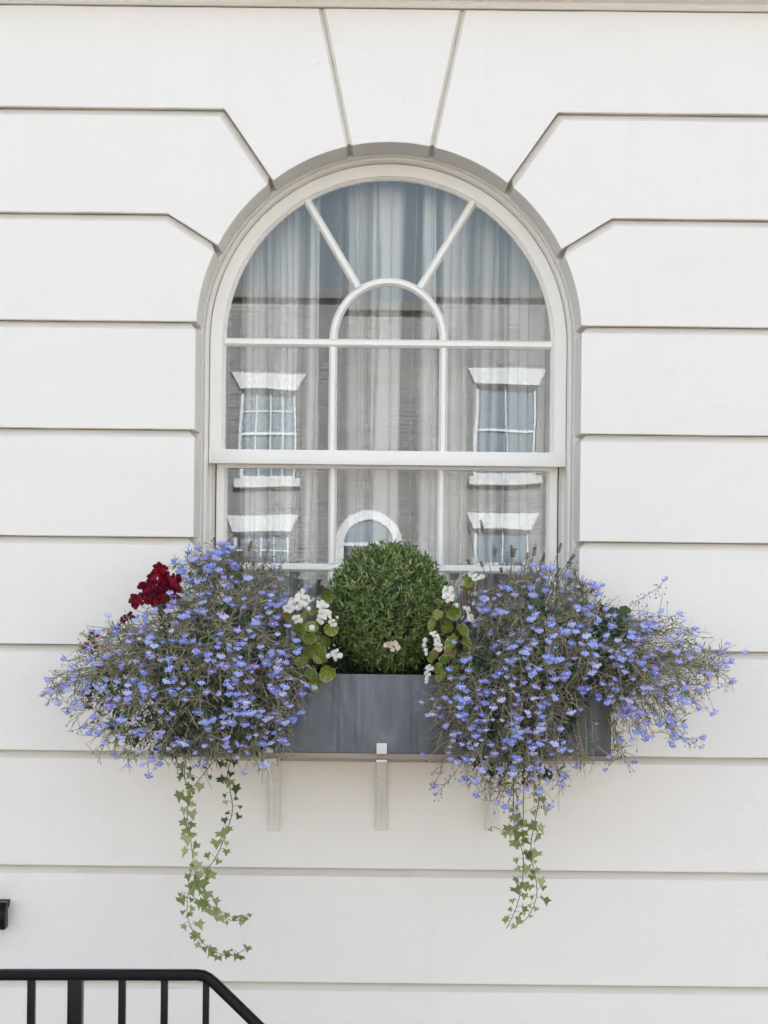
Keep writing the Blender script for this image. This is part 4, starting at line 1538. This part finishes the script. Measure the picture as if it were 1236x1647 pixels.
begonia('white begonia with round leaves, between the left lobelia and the clipped ball', 505,
        [(464, 992, 11, -0.33, 0), (490, 992, 10, -0.34, 0.1), (502, 1009, 11, -0.36, 0), (497, 1028, 12, -0.37, 0.2), (532, 1012, 12, -0.34, 0), (482, 1010, 11, -0.34, 0), (474, 1022, 12, -0.32, -0.1), (528, 1032, 10, -0.33, 0),
         (514, 1046, 11, -0.35, 0.1), (486, 1066, 12, -0.36, 0), (500, 1084, 14, -0.365, -0.1), (526, 1082, 13, -0.345, -0.1), (480, 1086, 12, -0.36, -0.2), (512, 1058, 9, -0.35, 0), (520, 1060, 8, -0.34, 0), (476, 1045, 12, -0.32, 0), (495, 1048, 12, -0.32, 0),
         (512, 1025, 11, -0.31, 0), (518, 1000, 10, -0.31, 0), (524, 960, 12, -0.26, -0.2), (508, 1100, 11, -0.35, -0.2), (490, 1098, 10, -0.35, -0.2), (505, 985, 10, -0.3, 0)],
        [(484, 964, 11, -0.36), (474, 973, 11, -0.36), (463, 979, 8, -0.36), (492, 966, 9, -0.35), (521, 979, 11, -0.36), (526, 990, 9, -0.36), (516, 996, 8, -0.37), (478, 996, 8, -0.37), (541, 1052, 9, -0.36), (535, 1002, 7, -0.35), (486, 956, 8, -0.34), (516, 972, 8, -0.35), (470, 966, 7, -0.35)],
        [(502, 1010, 6, -0.385), (528, 1055, 5, -0.37), (491, 973, 5, -0.37), (497, 979, 4.5, -0.37), (479, 979, 4, -0.37), (543, 993, 3, -0.34), (540, 1061, 3.5, -0.36)])
begonia('white begonia with pale rimmed leaves, right of the clipped ball', 728,
        [(704, 991, 12, -0.36, 0), (730, 986, 12, -0.35, 0), (696, 1005, 10, -0.36, 0), (729, 1036, 15, -0.37, 0.1), (744, 1014, 14, -0.34, 0), (716, 1063, 13, -0.36, 0), (711, 1086, 12, -0.355, -0.2), (704, 971, 9, -0.34, 0.3), (724, 1050, 10, -0.33, 0),
         (757, 939, 10, -0.27, 0.2), (703, 1077, 11, -0.34, 0), (738, 1062, 13, -0.32, -0.1), (750, 1035, 12, -0.31, 0), (721, 1010, 11, -0.31, 0), (700, 1052, 9, -0.33, 0), (694, 1060, 7, -0.33, 0), (728, 1085, 13, -0.33, -0.2), (747, 1055, 11, -0.32, 0), (751, 930, 7, -0.26, 0), (719, 1098, 10, -0.35, -0.2)],
        [(720, 950, 9, -0.36), (720, 962, 9, -0.37), (699, 1021, 7, -0.38), (703, 1031, 7.5, -0.385), (705, 1040, 8, -0.39), (766, 930, 7, -0.29), (758, 924, 5.5, -0.28), (775, 928, 5, -0.28), (753, 982, 6, -0.33), (757, 994, 7, -0.33), (724, 956, 7, -0.36), (691, 1074, 6, -0.37), (688, 1084, 6, -0.375)],
        [(684, 1030, 5, -0.37), (683, 1038, 5, -0.37), (685, 1046, 4.5, -0.37), (686, 1052, 3.5, -0.37), (687, 1092, 5, -0.375), (686, 1097, 4, -0.375), (734, 974, 5, -0.35), (748, 978, 4, -0.33), (760, 998, 5, -0.33)])

# ------------------------------------------------------------------ geraniums and other odd flowers
def petal_mesh():
    m_ = MB()
    m_.add([(0, 0, 0), (-0.42, -0.12, 0.45), (-0.40, -0.05, 0.85), (0, 0.08, 1.0), (0.40, -0.05, 0.85), (0.42, -0.12, 0.45), (0, -0.02, 0.6)], [(0, 6, 1), (1, 6, 2), (2, 6, 3), (3, 6, 4), (4, 6, 5), (5, 6, 0)], 0)
    return m_


def floret_mesh(mat, n_=5, seed=0):
    r = random.Random(seed)
    m_ = MB()
    base = petal_mesh()
    for k in range(n_):
        rot = Matrix.Rotation(2 * PI * k / n_ + r.uniform(-0.3, 0.3), 3, 'Y') @ Matrix.Rotation(r.uniform(-0.1, 0.9), 3, 'X') @ Matrix.Scale(r.uniform(0.8, 1.15), 3)
        m_.add([rot @ Vector(v) for v in base.v], base.f, 0)
    return m_.mesh('floret', mat, 60)


def ger_leaf_mesh():
    m_ = MB()
    n_ = 20
    rim = []
    for i in range(n_):
        a = PI * 0.12 + (2 * PI - PI * 0.24) * i / (n_ - 1)
        rad = 1.0 + 0.10 * math.cos(a * 7)
        rim.append((math.sin(a) * rad, -0.12 * abs(math.sin(a * 3.5)) - 0.1, math.cos(a) * rad))
    m_.add([(0, 0, 0.1)] + rim, [(0, 1 + i, 2 + i) for i in range(n_ - 1)], 0)
    return m_.mesh('leaf', M['gerleaf'], 60)


FLORET_R = [floret_mesh(M['red_petal'], 5, i) for i in range(3)]
FLORET_D = [floret_mesh(M['dark_petal'], 4, 10 + i) for i in range(2)]
FLORET_F = [floret_mesh(M['faded'], 5, 20 + i) for i in range(2)]
GLEAF = ger_leaf_mesh()


def geranium(label, cat, stems, florets, leaves, mesh_list, group=None, name='geranium'):
    root = W(stems[0][0][0], 1085, -0.18); root.z = BZT - 0.02
    root.x = max(BXL + 0.03, min(BXR - 0.03, root.x))
    t = thing(name, label, cat, root, group)
    m_ = MB()
    for pts in stems:
        P_ = [root] + [W(*p) for p in pts[1:]]
        m_.tube(P_ if len(P_) < 3 else bez(P_[0], P_[0].lerp(P_[1], 0.6), P_[1], P_[-1], 8), 0.0022, 0.0016, 5)
    for (px, py, r_, y) in florets:
        p = W(px, py, y)
        link('floret', mesh_list[R.randrange(len(mesh_list))], t, at(p, Vector((R.gauss(0, 0.6), -1, R.gauss(0.25, 0.5))), r_ * K * 0.95, R.uniform(0, 6)))
        h = W(*stems[0][-1])
        m_.tube([h, h.lerp(p, 0.5) + Vector((0, 0.004, 0.003)), p + Vector((0, 0.002, 0))], 0.0009, 0.0007, 3)
    for (px, py, r_, y) in leaves:
        p = W(px, py, y)
        link('leaf', GLEAF, t, at(p, Vector((R.gauss(0, 0.4), -0.8, 0.6 + R.gauss(0, 0.2))), r_ * K * 0.95, R.uniform(2, 4)))
        m_.tube([root.lerp(p, 0.3) + Vector((0, 0, 0.01)), root.lerp(p, 0.7) + Vector((0, 0.01, 0.01)), p + Vector((0, 0.003, 0))], 0.0014, 0.001, 4)
    m_.build('stem', M['greenstem'], t, fix=False)
    return t


fl = []
for (cx, cy, rx, ry, n_) in ((264, 938, 24, 23, 32), (237, 954, 18, 17, 19), (220, 972, 8, 13, 5), (281, 953, 8, 13, 6), (258, 962, 20, 8, 5), (258, 914, 7, 6, 3)):
    for k in range(n_):
        a, q = R.uniform(0, 2 * PI), math.sqrt(R.random())
        fl.append((cx + rx * q * math.cos(a), cy + ry * q * math.sin(a), R.uniform(6.5, 11), -0.30 + 0.06 * q * R.uniform(0, 1) - 0.025 * R.random()))
geranium('large bright crimson geranium head above the left lobelia, against the white wall', 'geranium', [[(275, 1080), (262, 1000, -0.26), (250, 955, -0.28)]], fl, [(264, 968, 14, -0.26), (272, 975, 12, -0.25), (255, 975, 11, -0.24), (262, 984, 12, -0.25)], FLORET_R, 'red geraniums in the window box')
fl = [(210, 990, 7, -0.27), (204, 993, 6, -0.27), (198, 998, 6, -0.27), (214, 995, 6, -0.265), (190, 1008, 5, -0.27), (207, 1000, 5, -0.26), (186, 1012, 5, -0.27)]
geranium('wilted brownish red geranium head just below the large crimson one', 'geranium', [[(280, 1080), (230, 1030, -0.26), (205, 998, -0.26)]], fl, [], FLORET_D, 'red geraniums in the window box')
fl = [(150, 1018, 6, -0.29), (145, 1026, 6, -0.29), (140, 1037, 6, -0.29), (137, 1044, 5, -0.29), (152, 1032, 6, -0.285), (158, 1022, 5, -0.29), (155, 1042, 5, -0.29), (147, 1048, 5, -0.29)]
geranium('small dark red geranium head furthest left, tucked in the lobelia', 'geranium', [[(290, 1080), (190, 1050, -0.27), (148, 1034, -0.28)]], fl, [], FLORET_D + FLORET_R, 'red geraniums in the window box')
geranium('leafy geranium with one tiny red flower, near the right end of the trough', 'geranium', [[(965, 1080), (972, 1020, -0.26), (969, 986, -0.26)]], [(970, 977, 5.5, -0.28), (966, 983, 5, -0.28), (974, 982, 4, -0.28)],
         [(985, 990, 15, -0.29), (1000, 1000, 14, -0.28), (972, 1003, 15, -0.30), (990, 1012, 15, -0.31), (1005, 985, 11, -0.26), (965, 1018, 14, -0.31), (958, 1035, 14, -0.33), (1000, 1022, 11, -0.30), (975, 1040, 12, -0.33)], FLORET_R, 'red geraniums in the window box')
geranium('two small red buds on thin stems in front of the window, right of the begonia', 'geranium', [[(800, 1080), (800, 1000, -0.22), (802, 946, -0.24)], [(790, 1080), (786, 1000, -0.22), (784, 962, -0.24)]],
         [(802, 945, 5, -0.25), (804, 949, 4.5, -0.25), (785, 957, 4.5, -0.25), (787, 963, 4.5, -0.25)], [], FLORET_R, 'red geraniums in the window box')
t = geranium('single small purple flower amid the left lobelia and grey leaves', 'flower', [[(385, 1080), (386, 1040, -0.36), (385, 1015, -0.40)]], [(384, 1010, 7, -0.43), (388, 1017, 6, -0.43), (382, 1018, 5, -0.43)], [], [floret_mesh(M['purple'], 5, 40)], None, 'purple_flower')
geranium('faded cream flower wilting against the lower front of the clipped ball', 'flower', [[(632, 1085), (630, 1065, -0.36), (628, 1045, -0.372)]], [(627, 1037, 6.5, -0.378), (635, 1036, 5.5, -0.378), (640, 1042, 5, -0.378), (621, 1038, 4.5, -0.375), (631, 1044, 5, -0.378)], [], FLORET_F, None, 'faded_flower')


# ------------------------------------------------------------------ lavender gone to seed
def lavender(label, rootpx, foliage_poly, n_leaf, spikes):
    root = W(rootpx, 1085, -0.15); root.z = BZT - 0.02
    t = thing('lavender', label, 'lavender', root, 'dried lavenders in the window box')
    m_ = MB()
    xs = [p[0] for p in foliage_poly]; ys = [p[1] for p in foliage_poly]
    c = 0
    while c < n_leaf:
        px, py = R.uniform(min(xs), max(xs)), R.uniform(min(ys), max(ys))
        if not inside((px, py), foliage_poly):
            continue
        c += 1
        p = W(px, py, -0.20 - 0.14 * max(0, (py - 960) / 110.0) + R.uniform(-0.07, 0.05))
        d = (p - root).normalized() * 0.6 + Vector((R.gauss(0, 0.35), R.gauss(-0.15, 0.3), 0.6))
        blade(m_, p, d.normalized(), rnd3(), R.uniform(0.022, 0.045), R.uniform(0.0028, 0.0045), 0, 0.2, 0.1)
    o_ = m_.build('foliage', M['lavleaf'], t, fix=False)
    o_['kind'] = 'stuff'
    for (bx, by, px, py, y, sl) in spikes:
        m_ = MB()
        tip, base = W(px, py, y), W(bx, by, y + 0.04)
        mid_ = base.lerp(tip, 0.55) + Vector((R.uniform(-0.01, 0.01), 0, 0))
        pts = bez(base, base.lerp(mid_, 0.6), mid_, tip, 6)
        m_.tube(pts, 0.0015, 0.0011, 4)
        so = m_.build('stem', M['lavstem'], t, fix=False)
        m_ = MB()
        d = (tip - pts[-2]).normalized()
        L_ = sl * K * 0.95
        nw = max(3, int(L_ / 0.006))
        for w_ in range(nw):
            b = tip - d * L_ * (w_ / nw)
            for k in range(6):
                s_ = Matrix.Rotation(k * PI / 3 + w_ * 0.5, 3, d) @ d.orthogonal().normalized()
                blade(m_, b - d * 0.003, (s_ * 0.9 + d).normalized(), s_, R.uniform(0.007, 0.012), R.uniform(0.0038, 0.0058), 0, 0.3)
        m_.build('flower_spike', M['lavspike'], so, fix=False)


lavender('lavender with few spent heads rising from the left flowers before the window', 365, [(322, 935), (405, 915), (440, 960), (420, 1040), (385, 1080), (320, 1050), (305, 990)], 620,
         [(352, 950, 345, 866, -0.18, 14), (345, 950, 323, 893, -0.2, 13), (360, 955, 357, 893, -0.18, 10), (392, 950, 404, 872, -0.16, 18), (330, 960, 305, 922, -0.21, 10), (335, 970, 300, 931, -0.22, 10), (395, 960, 424, 912, -0.18, 16), (340, 960, 312, 945, -0.22, 9), (408, 955, 408, 905, -0.17, 8)])
lavender('lavender with many tall dry heads leaning over the right flowers before the window', 870, [(800, 950), (850, 915), (905, 925), (945, 965), (930, 1010), (870, 1000), (810, 1000)], 420,
         [(800, 960, 774, 838, -0.14, 22), (815, 950, 823, 878, -0.16, 22), (820, 955, 829, 884, -0.17, 16), (840, 960, 861, 882, -0.16, 15), (838, 955, 850, 890, -0.15, 12), (870, 975, 903, 875, -0.17, 18), (868, 975, 924, 893, -0.18, 20), (872, 985, 919, 905, -0.19, 14), (868, 985, 900, 915, -0.19, 18), (890, 980, 921, 931, -0.2, 14),
          (895, 985, 917, 951, -0.21, 9), (930, 990, 957, 941, -0.22, 14), (845, 960, 872, 913, -0.17, 14), (855, 965, 860, 932, -0.2, 10), (812, 960, 806, 915, -0.15, 8), (790, 960, 774, 905, -0.14, 10)])


# ------------------------------------------------------------------ ivy
def ivy_leaf_mesh(seed, mat):
    r = random.Random(seed)
    m_ = MB()
    # five lobed outline, stalk at the origin, tip along +Z... drawn hanging down (-Z)
    o_ = [(0.10, 0.06), (0.46, 0.22), (0.40, -0.10), (0.62, -0.28), (0.30, -0.42), (0.16, -0.62), (0.0, -1.0)]
    o_ = [(x_ * r.uniform(0.88, 1.12), z_ * r.uniform(0.92, 1.08)) for x_, z_ in o_]
    k = r.uniform(0.15, 0.45)
    rt = [(x_, -k * abs(x_) - 0.10 * abs(z_) * r.uniform(0, 1), z_) for x_, z_ in o_]
    lf = [(-x_ * r.uniform(0.9, 1.1), -k * abs(x_) - 0.05, z_) for x_, z_ in o_[:-1]]
    mid = [(0, 0, 0), (0, 0.03, -0.30), (0, 0.02, -0.6)]
    vv = mid + rt + lf
    a, b = 3, 10
    m_.add(vv, [(0, 1, a + 1), (0, a + 1, a), (1, a + 2, a + 1), (1, a + 3, a + 2), (1, a + 4, a + 3), (1, 2, a + 4), (2, a + 5, a + 4), (2, a + 6, a + 5),
                (0, b + 1, 1), (0, b, b + 1), (1, b + 1, b + 2), (1, b + 2, b + 3), (1, b + 3, b + 4), (1, b + 4, 2), (2, b + 4, b + 5), (2, b + 5, a + 6)], 0)
    return m_.mesh('leaf', mat, 40)


ILEAF = [ivy_leaf_mesh(i, M['ivy_leaf']) for i in range(5)]
IDARK = [ivy_leaf_mesh(10 + i, M['ivy_dark']) for i in range(4)]


def ivy(label, trail, y0, leaves, dark_until):
    P_ = [W(px, py, y0 + 0.012 * math.sin(i * 1.3)) for i, (px, py) in enumerate(trail)]
    t = thing('ivy', label, 'ivy', P_[0], 'ivy trails hanging below the window box')
    m_ = MB()
    fine = []
    for i in range(len(P_) - 1):
        a, b, c, d = P_[max(i - 1, 0)], P_[i], P_[i + 1], P_[min(i + 2, len(P_) - 1)]
        for k in range(5):
            u = k / 5
            fine.append(0.5 * ((2 * b) + (c - a) * u + (2 * a - 5 * b + 4 * c - d) * u * u + (3 * b - a - 3 * c + d) * u ** 3))
    fine.append(P_[-1])
    up_root = P_[0] + Vector((0, 0.0, 0.10))
    start = [Vector((P_[0].x, -0.24, BZT - 0.02)), Vector((P_[0].x, -0.285, BZT + 0.012)), Vector((P_[0].x, y0 - 0.01, BZT - 0.02)), Vector((P_[0].x, y0, (BZT + P_[0].z) / 2))]
    m_.tube(start + fine, 0.0016, 0.0009, 4)
    N_ = len(fine)
    for k in range(leaves):
        u = (k + R.uniform(0, 0.8)) / leaves
        i = min(N_ - 2, int(u ** 0.95 * (N_ - 1)))
        b = fine[i]
        side = 1 if k % 2 else -1
        off = Vector((side * R.uniform(0.006, 0.022), R.uniform(-0.014, 0.004), R.uniform(-0.004, 0.014)))
        p = b + off
        m_.tube([b, b + off * 0.6 + Vector((0, 0, 0.004)), p], 0.0007, 0.0006, 3)
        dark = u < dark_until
        s = R.choice([R.uniform(0.014, 0.024), R.uniform(0.022, 0.037)]) * (1.0 if u < 0.8 else 0.72)
        d = Vector((side * R.uniform(-0.3, 1.3), -1, R.gauss(0.35, 0.55)))
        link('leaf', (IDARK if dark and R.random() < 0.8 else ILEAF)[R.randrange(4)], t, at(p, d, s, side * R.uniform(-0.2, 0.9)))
    m_.build('stem', M['ivystem'], t, fix=False)


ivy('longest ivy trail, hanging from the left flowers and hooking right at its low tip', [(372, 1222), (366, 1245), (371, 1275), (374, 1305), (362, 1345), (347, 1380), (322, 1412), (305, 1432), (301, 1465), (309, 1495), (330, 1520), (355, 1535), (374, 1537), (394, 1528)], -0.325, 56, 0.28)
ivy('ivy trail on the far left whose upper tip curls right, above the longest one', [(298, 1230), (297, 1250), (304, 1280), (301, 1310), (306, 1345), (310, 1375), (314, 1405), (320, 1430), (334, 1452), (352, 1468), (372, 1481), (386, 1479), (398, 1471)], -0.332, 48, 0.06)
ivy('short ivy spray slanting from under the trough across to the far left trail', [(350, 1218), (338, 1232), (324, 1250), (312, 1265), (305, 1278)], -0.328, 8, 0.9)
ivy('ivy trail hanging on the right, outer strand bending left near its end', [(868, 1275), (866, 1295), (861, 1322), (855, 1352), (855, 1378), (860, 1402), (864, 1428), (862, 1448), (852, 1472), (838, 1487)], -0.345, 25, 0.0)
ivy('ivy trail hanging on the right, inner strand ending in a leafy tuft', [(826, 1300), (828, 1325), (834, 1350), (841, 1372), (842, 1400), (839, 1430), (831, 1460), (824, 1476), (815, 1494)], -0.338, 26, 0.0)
ivy('tiny ivy shoot curling left in front of the buried bracket', [(842, 1318), (838, 1330), (825, 1340), (812, 1338), (795, 1330)], -0.345, 7, 0.0)
